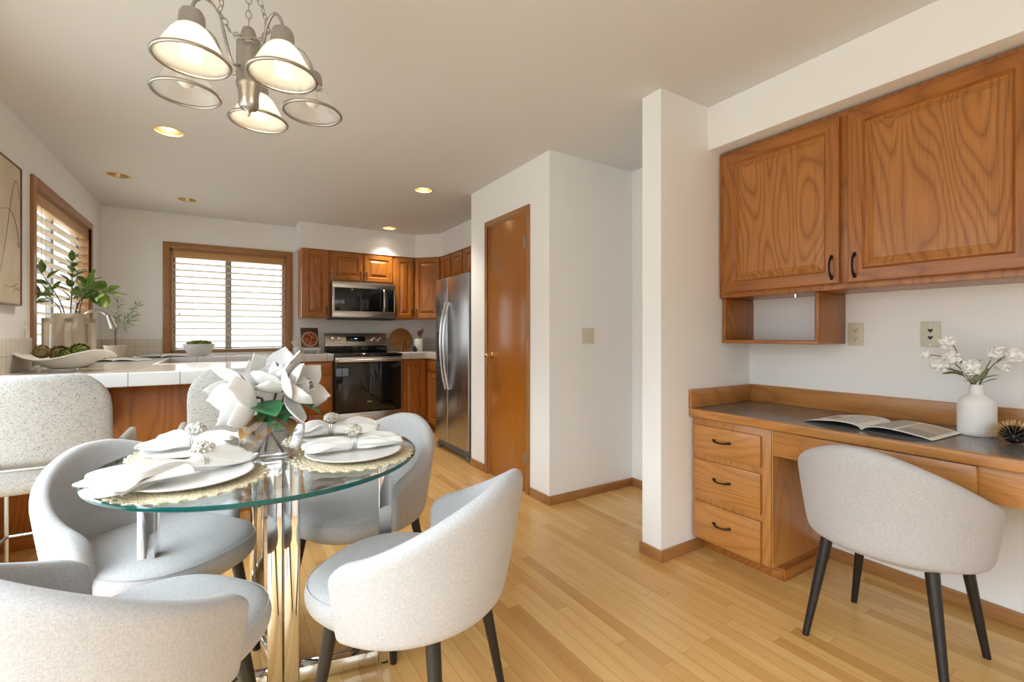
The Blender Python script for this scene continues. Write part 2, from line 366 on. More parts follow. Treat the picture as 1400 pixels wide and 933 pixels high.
    def xf(s, M_): bmesh.ops.transform(s.b, matrix=M_, verts=s.b.verts[:]); return s
def obj(name, mb, mats, parent=None, loc=None, rot=None, sharp=38, solid=None, sub=0, flat=False, soff=0.):
    b = mb.b; bmesh.ops.remove_doubles(b, verts=b.verts[:], dist=1e-6)
    bmesh.ops.recalc_face_normals(b, faces=b.faces[:])
    me = bpy.data.meshes.new(name); b.to_mesh(me); b.free()
    for m in (mats if isinstance(mats, (list, tuple)) else [mats]): me.materials.append(m)
    o = bpy.data.objects.new(name, me); C.objects.link(o)
    if solid or sub:
        if solid: md = o.modifiers.new('s', 'SOLIDIFY'); md.thickness = solid; md.offset = soff
        if sub: md = o.modifiers.new('u', 'SUBSURF'); md.levels = sub; md.render_levels = sub
        dg = bpy.context.evaluated_depsgraph_get(); m2 = bpy.data.meshes.new_from_object(o.evaluated_get(dg))
        o.modifiers.clear(); o.data = m2; bpy.data.meshes.remove(me); m2.name = name; me = m2
    if not flat:
        bb = bmesh.new(); bb.from_mesh(me)
        ly = bb.faces.layers.int.get('fl')
        for f in bb.faces: f.smooth = not (ly and f[ly])
        for e in bb.edges:
            if len(e.link_faces) == 2 and e.calc_face_angle(0) > R(sharp): e.smooth = False
        bb.to_mesh(me); bb.free()
    if parent: o.parent = parent
    if loc is not None: o.location = loc
    if rot is not None: o.rotation_euler = rot
    return o
def tag(o, label, cat, group=None):
    o['label'] = label; o['category'] = cat
    if group: o['group'] = group
    return o
def thing(name, label, cat, loc=(0, 0, 0), rz=0., group=None, rot=None):
    o = bpy.data.objects.new(name, None); C.objects.link(o); o.empty_display_size = .05
    o.location = loc; o.rotation_euler = rot or (0, 0, rz); return tag(o, label, cat, group)
def struct(name, mb=None, mats=None, parent=None, **kw):
    if mb is None: o = bpy.data.objects.new(name, None); C.objects.link(o); o.empty_display_size = .05
    else: o = obj(name, mb, mats, parent, **kw)
    o['kind'] = 'structure'; return o
def dup(o, loc, rz, label, group=None, rot=None):
    r = o.copy(); C.objects.link(r); r.location = loc; r.rotation_euler = rot or (0, 0, rz); r['label'] = label
    if group: r['group'] = group
    def kids(a, b):
        for ch in list(a.children):
            c = ch.copy(); C.objects.link(c); c.parent = b; kids(ch, c)
    kids(o, r); return r

# ------------------------------------------------------------------ the room
struct('floor', MB().box(XL-.1, XR+.1, YF-.1, YB+.1, -.08, 0), FLOOR, flat=True)
CANS = [(-.287, 3.584), (-.71, 4.775), (-.286, 5.295), (1.49, 3.849), (1.674, 5.437)]
ce = struct('ceiling', MB().box(XL-.1, XR+.1, YF-.1, YB+.1, H, H+.16), CEIL, flat=True)
m = MB()
for x, y in CANS: m.cyl((x, y, H-.05), (x, y, H+.12), .074, n=40)
cut = obj('ceiling_cut', m, CEIL, flat=True); md = ce.modifiers.new('b', 'BOOLEAN'); md.object = cut; md.operation = 'DIFFERENCE'; md.solver = 'EXACT'
me = bpy.data.meshes.new_from_object(ce.evaluated_get(bpy.context.evaluated_depsgraph_get())); ce.modifiers.clear(); ce.data = me; bpy.data.objects.remove(cut)
T = .12
def wall_open(name, axis, a0, a1, p0, p1, holes, mat=WALL):
    """a wall along axis (0: x, 1: y) from a0 to a1, thickness p0..p1, with rectangular openings (lo, hi, z0, z1)"""
    m = MB(); cuts = sorted(holes); cur = a0
    def put(u0, u1, z0, z1):
        if u1-u0 < 1e-4 or z1-z0 < 1e-4: return
        m.box(u0, u1, p0, p1, z0, z1) if axis == 0 else m.box(p0, p1, u0, u1, z0, z1)
    for lo, hi, z0, z1 in cuts:
        put(cur, lo, 0, H); put(lo, hi, 0, z0); put(lo, hi, z1, H); cur = hi
    put(cur, a1, 0, H)
    return struct(name, m, mat, flat=True)
wall_open('wall_left', 1, YF-.1, YB+.1, XL-T, XL, [W3, W1])
wall_open('wall_back', 0, XL, XR, YB, YB+T, [W2])
wall_open('wall_right', 1, YF-.1, YB+.1, XR, XR+T, [])
wall_open('wall_front', 0, XL, XR, YF-T, YF, [W4])
struct('wall_partition', MB().box(1.91, XR, 1.61, 1.735, 0, H), WALL, flat=True)
PX, PY0, PY1 = 1.90, 2.555, 3.735
D = (2.835, 3.42, 2.08)
m = MB().box(PX, XR, PY0, PY0+.1, 0, H).box(PX, XR, PY1-.1, PY1, 0, H).box(PX, PX+.1, PY0+.1, D[0], 0, H).box(PX, PX+.1, D[1], PY1-.1, 0, H).box(PX, PX+.1, D[0], D[1], D[2], H)
struct('wall_pantry', m, WALL, flat=True)
struct('ceiling_soffit', MB().box(2.30, XR, -1.9, 1.61, 2.20, H), WALL, flat=True)
KX, KY, KC = 2.33, 5.66, .26
m = MB().prism([(.72, YB), (.72, KY-.02), (KX-KC, KY-.02), (KX-.02, KY-KC), (KX-.02, PY1), (XR, PY1), (XR, YB)], 2, 2.15, H)
struct('ceiling_kitchen_soffit', m, WALL, flat=True)
# baseboards
BH, BT = .062, .013
def bb(name, x0, x1, y0, y1): return struct(name, MB().box(x0, x1, y0, y1, 0, BH, .004), CASEH if abs(y1-y0) > abs(x1-x0) else CASEX)
bb('baseboard_pantry_front', PX-BT, XR, PY0-BT, PY0)
bb('baseboard_pantry_side', PX-BT, PX, PY0, D[0]-.055)
bb('baseboard_pantry_far', PX-BT, PX, D[1]+.055, PY1)
bb('baseboard_alcove', XR-BT, XR, 1.735, PY0-BT)
bb('baseboard_partition_end', 1.91-BT, 1.91, 1.61-BT, 1.735+BT)
bb('baseboard_partition_front', 1.91, 2.29, 1.61-BT, 1.61)
bb('baseboard_partition_back', 1.91, XR-BT, 1.735, 1.735+BT)
bb('baseboard_right', XR-BT, XR, YF, 1.17)

# windows
def casing(mb, axis, lo, hi, z0, z1, p, q, wdt=.06, sill=True):
    def put(u0, u1, a, b):
        mb.box(u0, u1, p, q, a, b, .004) if axis == 0 else mb.box(p, q, u0, u1, a, b, .004)
    put(lo-wdt, lo, z0-(wdt if sill else 0), z1+wdt); put(hi, hi+wdt, z0-(wdt if sill else 0), z1+wdt); put(lo, hi, z1, z1+wdt)
    if sill: put(lo, hi, z0-wdt, z0)
def window(n, axis, W, wall_in, out, mull, sill=False, casemat=None, sashm=None):
    """frame, sash and pane in an opening; 'out' is the outward sign"""
    lo, hi, z0, z1 = W; s = struct('window_%d' % n)
    mb = MB(); a, b = sorted((wall_in - out*.018, wall_in + out*.002)); casing(mb, axis, lo, hi, z0, z1, a, b, sill=sill)
    # jamb liner
    a, b = sorted((wall_in, wall_in + out*T)); t = .02
    for u0, u1, c, d in ((lo, lo+t, z0, z1), (hi-t, hi, z0, z1), (lo, hi, z1-t, z1), (lo, hi, z0, z0+t)):
        mb.box(u0, u1, a, b, c, d) if axis == 0 else mb.box(a, b, u0, u1, c, d)
    c_ = obj('casing', mb, casemat or CASE, s)
    mb = MB(); a, b = sorted((wall_in + out*.075, wall_in + out*.11)); f = .024; l2, h2, y0, y1 = lo+t, hi-t, z0+t, z1-t
    bars = [(l2, l2+f, y0, y1), (h2-f, h2, y0, y1), (l2, h2, y1-f, y1), (l2, h2, y0, y0+f)] + [(u-.03, u+.03, y0, y1) for u in mull]
    for u0, u1, c, d in bars: mb.box(u0, u1, a, b, c, d, .004) if axis == 0 else mb.box(a, b, u0, u1, c, d, .004)
    obj('sash', mb, sashm or plain('window_sash_%d' % n, srgb(150, 148, 150), .4), s)
    g0 = wall_in + out*.09; mb = MB()
    mb.box(l2+.02, h2-.02, g0, g0+.004, y0+.02, y1-.02) if axis == 0 else mb.box(g0, g0+.004, l2+.02, h2-.02, y0+.02, y1-.02)
    obj('pane', mb, GPANE, s); return s
window(1, 1, W1, XL, -1, [(W1[0]+W1[1])/2], casemat=CASE)
window(2, 0, W2, YB, 1, [(W2[0]+W2[1])/2 - .03], casemat=CASEX)
window(3, 1, W3, XL, -1, [(W3[0]+W3[1])/2], casemat=CASE)
window(4, 0, W4, YF, -1, [(W4[0]+W4[1])/2], sill=True, casemat=CASEX)  # added for fill light, out of view

# pantry door
d1 = struct('door_1')
m = MB()
cw = .045
for y0, y1, z0, z1 in ((D[0]-cw, D[0], 0, D[2]+cw), (D[1], D[1]+cw, 0, D[2]+cw), (D[0], D[1], D[2], D[2]+cw)):
    m.box(PX-.014, PX, y0, y1, z0, z1, .004); m.box(PX-.018, PX-.008, y0+.006, y1-.016, z0, z1-.01, .003)
obj('casing', m, CASE, d1)
m = MB()
for y0, y1, z0, z1 in ((D[0], D[0]+.012, 0, D[2]), (D[1]-.012, D[1], 0, D[2]), (D[0], D[1], D[2]-.012, D[2])): m.box(PX, PX+.1, y0, y1, z0, z1)
obj('jamb', m, CASE, d1)
obj('door_slab', MB().box(PX-.004, PX+.03, D[0]+.014, D[1]-.014, .012, D[2]-.014, .002), DOORW, d1)
k = MB().lathe([(0, 0), (.028, 0), (.028, .006), (.011, .012), (.011, .03), (.020, .038), (.027, .05), (.026, .06), (.016, .068), (0, .07)], 24, mat=Matrix.Translation((PX-.004, D[1]-.075, 1.0)) @ Matrix.Rotation(R(-90), 4, 'Y'))
obj('knob', k, BRASS, d1)
for z in (1.86, .26):
    h = MB().box(PX-.012, PX-.003, D[0]+.002, D[0]+.022, z-.045, z+.045, .002)
    for q in range(4): h.cyl((PX-.014, D[0]+.012, z-.045+q*.0225), (PX-.014, D[0]+.012, z-.0265+q*.0225), .006, n=10)
    obj('hinge', h, NICKEL, d1)

# ------------------------------------------------------------------ cabinet helpers
def raised_door(name, parent, w_, h_, loc, rz, mats, fr=.055, t=.019):
    m = MB(); rings = [(0, 0, 0), (0, -t+.003, 0), (.004, -t, 0), (fr-.004, -t, 0), (fr+.001, -t+.007, 0), (fr+.007, -t+.0125, 0), (fr+.012, -t+.013, 1), (fr+.040, -t+.003, 1), (fr+.041, -t+.0010, 1)]
    prev = None
    for ins, y, pan in rings:
        x0, x1, z0, z1 = ins, w_-ins, ins, h_-ins
        cur = [m.b.verts.new(p) for p in ((x0, y, z0), (x1, y, z0), (x1, y, z1), (x0, y, z1))]
        if prev is None: f = m.b.faces.new(cur[::-1]); f.material_index = 0
        else:
            for i in range(4):
                f = m.b.faces.new((prev[i], prev[(i+1) % 4], cur[(i+1) % 4], cur[i])); f.material_index = 2 if pan else (1 if i in (0, 2) else 0)
        prev = cur
    f = m.b.faces.new(prev); f.material_index = 2
    return obj(name, m, mats, parent, loc, (0, 0, rz), sharp=20)
def pull(parent, loc, rz, vertical=True, L=.095, mat=None):
    pts = []
    for i in range(13):
        u = -1 + 2*i/12; pts.append((u*L/2, -.006 - .020*(1-abs(u)**2.6), -.004*(1-u*u) if not vertical else 0))
    m = MB().tube(pts, lambda q: .0042 + .0022*abs(2*q-1)**3, 8)
    for sx in (-1, 1): m.ball((sx*L/2, -.004, 0), .0085, 12, 8, (1.25, .6, .8))
    if vertical: m.xf(Matrix.Rotation(R(90), 4, 'Y'))
    return obj('handle', m, mat or IRON, parent, loc, (0, 0, rz))
def slab(name, parent, w_, h_, loc, rz, mat, t=.019, bev=.005):
    return obj(name, MB().box(0, w_, -t, 0, 0, h_, bev), mat, parent, loc, (0, 0, rz))
NX = R(-90)     # a front that faces -x

# ------------------------------------------------------------------ desk side: wall cabinet, shelf, desk
wc = thing('wall_cabinet', 'oak wall cabinet with two raised-panel doors above the desk', 'cabinet', (2.40, .38, 1.377))
m = MB().box(0, .30, 0, 1.225, 0, .815, .002).box(-.004, .012, .0, 1.225, 0, .032, .003).box(-.004, .012, 0, 1.225, .79, .815, .003)
for y0, y1 in ((0, .02), (.572, .62), (1.19, 1.225)): m.box(-.004, .012, y0, y1, .03, .79, .003)
obj('body', m, oak[2], wc)
WCM = [oak[2], oak[0], oakp]
dl = raised_door('door', wc, .575, .765, (-.004, 1.192, .028), NX, WCM, fr=.058)
dr = raised_door('door', wc, .573, .765, (-.004, .582, .028), NX, WCM, fr=.058)
pull(dl, (.547, -.019, .075), 0, True); pull(dr, (.028, -.019, .075), 0, True)
for z in (.10, .66): obj('hinge', MB().cyl((-.008, 1.197, z-.03), (-.008, 1.197, z+.03), .005, n=10), IRON, wc)
cs = thing('cubby_shelf', 'small open oak cubby hung under the left end of the wall cabinet', 'shelf', (2.42, 1.10, 1.135))
obj('side_panel', MB().box(0, .28, .484, .503, .0, .241, .003), oak[2], cs)
obj('side_panel', MB().box(0, .28, 0, .019, .0, .241, .003), oak[2], cs)
obj('shelf_board', MB().box(-.004, .28, .0, .503, -.012, .006, .004), oak[1], cs)
obj('latch', MB().cyl((.03, .12, .232), (.03, .12, .241), .01, n=12).cyl((.03, .12, .222), (.03, .12, .232), .006, n=12), CHROME, cs)

pd = thing('desk_drawer_cabinet', 'oak desk pedestal with three drawers and a toe kick', 'cabinet', (2.16, 1.18, 0))
m = MB().box(0, .54, 0, .425, .085, .733, .002).box(0, .54, -.004, .006, .085, .733, .002)
obj('body', m, desko[2], pd)
obj('toe_kick', MB().box(.10, .54, 0, .425, 0, .085).box(.088, .10, -.008, .425, 0, .06, .003).box(.088, .54, -.012, 0, 0, .055, .003), oak[0], pd)
for z0, z1 in ((.545, .692), (.318, .512), (.090, .288)):
    dd = slab('drawer', pd, .362, z1-z0, (0, .408, z0), NX, desko[0]); pull(dd, (.166, -.019, (z1-z0)*.56), 0, False, .085)
ap = thing('desk_pencil_drawer', 'oak apron with a wide pencil drawer under the desk top', 'drawer', (2.16, -.5, .61))
obj('apron', MB().box(0, .02, 0, 1.675, 0, .123, .002), desko[1], ap)
slab('drawer_front', ap, .565, .105, (0, 1.553, .014), NX, desko[0])
dt = thing('built_in_desk', 'built-in desk top with grey laminate and oak edge and backsplash', 'desk', (2.125, -.5, .733))
obj('laminate', MB().box(.016, .575, 0, 2.108, .01, .042), LAM, dt)
obj('front_edge', MB().box(0, .018, 0, 2.108, 0, .0425, .006, 3), desko[1], dt)
obj('backsplash', MB().box(.555, .575, 0, 2.108, .042, .142, .003), desko[1], dt)
obj('end_backsplash', MB().box(.0, .555, 2.088, 2.108, .0425, .142, .003), desko[0], dt)

def plate(name, label, cat, loc, rz, kind):
    """a wall plate in local xz, front towards -y"""
    o = thing(name, label, cat, loc, rz); w_ = .115 if kind == 'double' else .07
    obj('cover_plate', MB().box(-w_/2, w_/2, -.006, 0, -.0575, .0575, .004), IVORY if kind != 'white' else WPLAS, o)
    if kind == 'outlet':
        for z in (.021, -.021):
            f = obj('receptacle', MB().cyl((0, -.009, z), (0, -.005, z), .0165, n=20), IVORY, o)
            obj('slot', MB().box(-.008, -.0055, -.0095, -.0085, z-.002, z+.007).box(.0045, .007, -.0095, -.0085, z-.001, z+.006).cyl((0, -.0095, z-.008), (0, -.0085, z-.008), .003, n=10), SLOT, f)
    if kind == 'phone':
        for z in (.016, -.016):
            m = MB().prism([(-.010, z+.004), (-.006, z+.009), (0, z+.006), (.006, z+.009), (.010, z+.004), (0, z-.009)], 1, -.0075, -.0055); obj('jack', m, SLOT, o)
        for z in (.045, -.045): obj('screw', MB().cyl((0, -.0075, z), (0, -.0055, z), .003, n=10), NICKEL, o)
    if kind in ('double', 'white'):
        for x in ((-.023, .023) if kind == 'double' else (0,)):
            obj('toggle', MB().box(x-.005, x+.005, -.018, -.004, -.004, .013, .002, mat=Matrix.Rotation(R(-18 if x < 0 else 14), 4, 'X')), IVORY if kind == 'double' else WPLAS, o)
            for z in (.03, -.03): obj('screw', MB().cyl((x, -.0075, z), (x, -.0055, z), .003, n=10), NICKEL, o)
    return o
plate('power_outlet', 'almond duplex power outlet on the wall beside the cubby shelf', 'outlet', (XR, 1.055, 1.172), NX, 'outlet')
plate('phone_jack', 'almond wall plate with two dark phone jacks behind the white flowers', 'wall plate', (XR, .765, 1.172), NX, 'phone')
plate('light_switch', 'almond double toggle light switch on the white pantry wall', 'light switch', (2.247, PY0, 1.162), 0, 'double')
plate('light_switch', 'white toggle switch on the left wall under the canvas beside the window', 'light switch', (XL, 3.89, 1.21), R(90), 'white')

# ------------------------------------------------------------------ kitchen cabinets
KM = [kit[2], kit[0], kit[2]]
def upper(label, x0, x1, z0, z1, n=1, hinge='r', loc=None, rz=0., dep=.32):
    """a wall cabinet in local coordinates: front on the local xz plane"""
    w_ = x1-x0; o = thing('upper_cabinet', label, 'cabinet', loc or (x0, KY, z0), rz); hh = z1-z0
    obj('body', MB().box(0, w_, 0, dep, 0, hh, .002), kit[2], o)
    g = .022; dw = (w_ - g*(n+1))/n
    for k in range(n):
        d_ = raised_door('door', o, dw, hh-.036, (g + k*(dw+g), 0, .018), 0, KM, fr=.05)
        side = hinge if n == 1 else ('r' if k == 0 else 'l')
        pull(d_, (dw-.022 if side == 'r' else .022, -.019, .062), 0, True, .08)
    return o
UZ0, UZ1 = 1.364, 2.15
upper('kitchen wall cabinet with one tall door left of the microwave', .75, 1.055, UZ0, UZ1)
upper('short two-door kitchen cabinet directly above the microwave', 1.055, 1.80, 1.795, UZ1, 2)
upper('narrow kitchen wall cabinet right of the microwave', 1.80, KX-KC, UZ0, UZ1)
dg = upper('angled corner wall cabinet with one door beside the refrigerator', 0, KC*math.sqrt(2), UZ0, UZ1, 1, 'l', (KX-KC, KY, UZ0), R(-45), dep=.20)
fo = thing('upper_cabinet', 'row of short oak doors in the cabinet above the refrigerator', 'cabinet', (KX, PY1, 1.80))
obj('body', MB().box(0, .36, 0, KY-KC-PY1, 0, .35, .002), kit[2], fo)
for y in (1.66, 1.338, 1.016, .694, .372): raised_door('door', fo, .29, .316, (0, y, .017), NX, KM, fr=.045)

CZ = .955
bc = thing('drawer_cabinet', 'kitchen base cabinet with a stack of drawers left of the oven', 'cabinet', (-.38, 5.36, 0))
obj('body', MB().box(0, 1.405, 0, .60, .09, .880, .002).box(.0, 1.405, .06, .6, 0, .09), kit[2], bc)
for z0, z1 in ((.735, .866), (.555, .715), (.325, .535), (.10, .305)): slab('drawer', bc, .235, z1-z0, (1.15, 0, z0), 0, kit[0], bev=.004)
for k in range(2): raised_door('door', bc, .40, .76, (.26+k*.435, 0, .10), 0, KM)
rc = thing('base_cabinet', 'base cabinet with a tall raised-panel door right of the oven', 'cabinet', (1.79, 5.36, 0))
obj('body', MB().box(0, .34, 0, .61, .09, .880, .002).box(0, .34, .06, .61, 0, .09), kit[2], rc)
raised_door('door', rc, .285, .765, (.02, 0, .10), 0, KM, fr=.05)
rc2 = thing('base_cabinet', 'base cabinet with drawer over door between the corner and refrigerator', 'cabinet', (2.13, 4.56, 0))
obj('body', MB().box(0, .56, 0, 1.41, .09, .880, .002).box(.06, .56, 0, 1.41, 0, .09), kit[2], rc2)
slab('drawer', rc2, .36, .13, (0, .77, .735), NX, kit[0]); raised_door('door', rc2, .36, .60, (0, .77, .11), NX, KM)
raised_door('door', rc2, .36, .60, (0, .38, .11), NX, KM)
lc = thing('base_cabinet', 'base cabinet run under the left kitchen window', 'cabinet', (XL, 4.10, 0))
obj('body', MB().box(0.003, .565, .12, 1.87, .09, .880).box(.003, .50, .12, 1.87, 0, .09), kit[2], lc)
for y in (.62, 1.05): raised_door('door', lc, .40, .76, (.565, y-.4, .10), R(90), KM)
pn = thing('peninsula_cabinet', 'oak-panelled peninsula base behind the two stools', 'cabinet', (XL, 3.55, 0))
obj('body', MB().box(.0, 1.24, 0, .55, .0, .880, .002), kit[2], pn)
obj('base_trim', MB().box(.0, 1.245, -.012, 0, .0, .07, .003), kit[0], pn)
for x in (.42, 1.15):
    m = MB().prism([(0, .880), (-.19, .880), (-.19, .85), (-.17, .80), (-.12, .74), (-.07, .70), (-.03, .66), (0, .64)], 0, x, x+.04, .003); obj('corbel', m, kit[2], pn)

ct = thing('tiled_countertop', 'beige tiled countertop running from the peninsula round to the oven', 'countertop', (0, 0, CZ))
def top_poly(poly, parent, z0=-.03, z1=0, mat=TILE):
    return obj('tile_top', MB().prism(poly, 2, z0, z1), mat, parent)
top_poly([(XL, 3.32), (.29, 3.32), (.29, 4.24), (-.44, 4.24), (-.44, 5.35), (1.02, 5.35), (1.02, YB), (XL, YB)], ct)
for bx_ in ((XL, .305, 3.295, 3.325), (-.415, .305, 4.225, 4.25), (-.415, 1.03, 5.33, 5.36)): obj('front_edge_tile', MB().box(*bx_, -.074, .005, .007, 3), TILEE, ct)
for bx_ in ((.285, .31, 3.30, 4.25), (-.445, -.415, 4.24, 5.345), (1.01, 1.032, 5.335, YB-.013)): obj('side_edge_tile', MB().box(*bx_, -.074, .004, .007, 3), TILEEY, ct)
ct2 = thing('tiled_countertop', 'short tiled countertop between the oven and refrigerator', 'countertop', (0, 0, CZ))
top_poly([(1.80, 5.35), (2.12, 5.35), (2.12, 4.57), (XR, 4.57), (XR, YB), (1.80, YB)], ct2)
obj('front_edge_tile', MB().box(1.79, 2.115, 5.33, 5.36, -.074, .004, .007, 3), TILEE, ct2)
obj('side_edge_tile', MB().box(2.10, 2.13, 4.57, 5.345, -.074, .004, .007, 3).box(1.788, 1.80, 5.335, YB, -.074, .004, .005), TILEEY, ct2)
# tile splash
TH_ = .012
m = MB().box(XL+TH_, W2[0]-.06, YB-TH_, YB, CZ, 1.128, .002).box(W2[1]+.06, XR, YB-TH_, YB, CZ, 1.128, .002)
struct('trim_1', m, BSPX)
m = MB().box(XL, XL+TH_, 3.32, W1[0]-.06, CZ, 1.152, .002).box(XL, XL+TH_, W1[1]+.06, YB, CZ, 1.128, .002)
struct('trim_2', m, BSPY)

# ------------------------------------------------------------------ appliances
rg = thing('oven_range', 'stainless electric range with black glass oven door', 'oven', (1.035, 5.31, 0)); W_ = .745
obj('body', MB().box(0, W_, .03, .64, .03, .925, .003), BLACKP, rg)
obj('cooktop', MB().box(-.004, W_+.004, -.02, .60, .925, .958, .006, 3), BGLASS, rg)
od = obj('oven_door', MB().box(.004, W_-.004, -.012, .03, .312, .915, .006), BGLASS, rg)
obj('door_frame', MB().box(.002, W_-.002, -.018, -.008, .868, .922, .004), STEELX, rg)
m = MB().cyl((.045, -.018, .885), (.045, -.06, .885), .009).cyl((W_-.045, -.018, .885), (W_-.045, -.06, .885), .009).box(.02, W_-.02, -.078, -.054, .866, .900, .009, 3)
obj('handle', m, STEELX, rg)
obj('badge', MB().box(W_/2-.025, W_/2+.025, -.0145, -.012, .41, .418, .001), STEELX, rg)
obj('storage_drawer', MB().box(.004, W_-.004, -.012, .03, .09, .300, .006), STEELX, rg)
obj('toe_panel', MB().box(.02, W_-.02, .05, .07, .0, .09), BLACKP, rg)
bgm = MB().prism([(.56, 1.035), (.60, 1.188), (.655, 1.188), (.655, .93), (.60, .93)], 0, 0, W_, .004); obj('backguard', bgm, STEELX, rg)
obj('vent_strip', MB().prism([(.555, .95), (.552, 1.034), (.60, 1.034), (.60, .95)], 0, .002, W_-.002), BGLASS, rg)
tl = Matrix.Translation((0, .581, 1.115)) @ Matrix.Rotation(R(-14.7), 4, 'X')
dp = obj('display', MB().box(.245, .475, -.003, .006, -.030, .034, .002, mat=tl), BGLASS, rg)
obj('clock_digit', MB().box(.345, .375, -.0042, -.003, .004, .012, mat=tl), glow('blue_clock', (.25, .55, 1, 1), 1.2), dp)
for x in (.085, .165, .575, .655):
    obj('knob', MB().lathe([(0, 0), (.024, 0), (.024, .008), (.020, .012), (.019, .03), (0, .031)], 24, mat=Matrix.Translation((x, .581, 1.115)) @ Matrix.Rotation(R(90-14.7), 4, 'X')), WPLAS if 0 else CHROME, rg)
mw = thing('microwave_oven', 'stainless over-the-range microwave with black window', 'microwave', (1.06, 5.575, 1.362)); W_ = .735
obj('body', MB().box(0, W_, .02, .40, 0, .425, .004), STEELD, mw)
obj('front_frame', MB().box(0, W_, 0, .022, .355, .425, .005).box(0, W_, 0, .022, .012, .085, .005).box(0, .028, 0, .022, .08, .36, .004).box(W_-.018, W_, 0, .022, .08, .36, .004), STEELX, mw)
obj('window', MB().box(.025, .60, .002, .022, .083, .357, .002), BGLASS, mw)
obj('control_panel', MB().box(.602, W_-.016, .002, .022, .083, .357, .002), BGLASS, mw)
m = MB().tube([(.588, -.005, .095), (.588, -.032, .115), (.588, -.040, .16), (.588, -.042, .22), (.588, -.040, .28), (.588, -.032, .325), (.588, -.005, .345)], .0125, 12); obj('handle', m, STEEL, mw)
obj('badge', MB().box(W_/2-.03, W_/2+.03, -.002, 0, .385, .393, .001), NICKEL, mw)
obj('vent_grille', MB().box(-.006, W_, .0, .36, -.012, .002, .003), BLACKP, mw)
rf = thing('refrigerator', 'stainless side-by-side refrigerator next to the white pantry', 'refrigerator', (1.89, 3.775, 0))
obj('cabinet_body', MB().box(.07, .76, .004, .76, .06, 1.725, .004), STEELD, rf)
FN = obj('freezer_door', MB().box(0, .065, .465, .762, .095, 1.74, .008, 3), STEEL, rf)
obj('fridge_door', MB().box(0, .065, .0, .458, .095, 1.74, .008, 3), STEEL, rf)
obj('dispenser', MB().box(-.003, .01, .555, .715, .89, 1.20, .006).box(-.006, 0, .57, .70, 1.11, 1.18, .003), BLACKP, FN)
for y in (.50, .425):
    pts = []
    for i in range(21):
        u = -1+2*i/20; pts.append((-.004-.058*(1-abs(u)**2.2), y, 1.06 + u*.43))
    obj('handle', MB().tube(pts, lambda q: .014, 12), plain('handle_steel', (.66, .67, .69, 1), .2, 1), rf)
obj('base_grille', MB().box(.03, .09, .01, .755, .03, .092, .004).box(.022, .032, .16, .42, .05, .062), STEELD, rf)
for y in (.035, .72): obj('foot', MB().box(.005, .07, y-.03, y+.03, .012, .055, .004).cyl((.04, y, 0), (.04, y, .02), .02, n=14), STEELD, rf)
obj('hinge_cap', MB().box(.01, .12, .01, .06, 1.725, 1.75, .004), STEELD, rf)

# ------------------------------------------------------------------ window blinds
def blind(label, axis, W, at, out, cords, valm):
    lo, hi, z0, z1 = W; lo += .026; hi -= .026; z0 += .024; z1 -= .022
    o = thing('window_blind', label, 'blind', (0, 0, 0))
    def bx(m, u0, u1, v0, v1, a, b, bev=0):
        v0, v1 = sorted((at+out*v0, at+out*v1))
        m.box(u0, u1, v0, v1, a, b, bev) if axis == 0 else m.box(v0, v1, u0, u1, a, b, bev)
    m = MB(); bx(m, lo, hi, .002, .062, z1-.075, z1, .003); obj('valance', m, valm, o)
    m = MB(); n = 14; p = (z1-.095-z0)/n
    for k in range(n):
        zc = z0+.03+p*k; ti = R(11)
        if axis == 0: m.box(lo, hi, -.025, .025, -.0026, .0026, 0, mat=Matrix.Translation((0, at+out*.034, zc)) @ Matrix.Rotation(-out*ti, 4, 'X'))
        else: m.box(-.025, .025, lo, hi, -.002, .002, 0, mat=Matrix.Translation((at+out*.034, 0, zc)) @ Matrix.Rotation(out*ti, 4, 'Y'))
    obj('slats', m, BLIND, o)
    m = MB(); bx(m, lo, hi, .008, .060, z0, z0+.016, .003); obj('bottom_rail', m, BLIND, o)
    m = MB()
    for c in cords:
        for v in (.008, .060):
            q = at+out*v; m.cyl((c, q, z0), (c, q, z1-.07), .0012, n=6) if axis == 0 else m.cyl((q, c, z0), (q, c, z1-.07), .0012, n=6)
    obj('ladder_cord', m, BLIND, o)
    for c, zz in ((cords[0]-.11, 1.40), (cords[-1]+.07, 1.40)):
        q = at+out*.004; pp = (lambda z: (c, q, z)) if axis == 0 else (lambda z: (q, c, z))
        obj('pull_cord', MB().cyl(pp(z1-.07), pp(zz), .0013, n=6).lathe([(0, .03), (.004, .026), (.008, .006), (.007, 0), (0, 0)], 12, pp(zz-.025)), BLINDVX, o)
    return o
blind('open slatted blind in the kitchen window behind the white bowl', 0, W2, YB, 1, (-.28, .50), BLINDVX)
blind('open slatted blind in the left wall window behind the leafy branches', 1, W1, XL, -1, (4.35, 5.2), BLINDV)

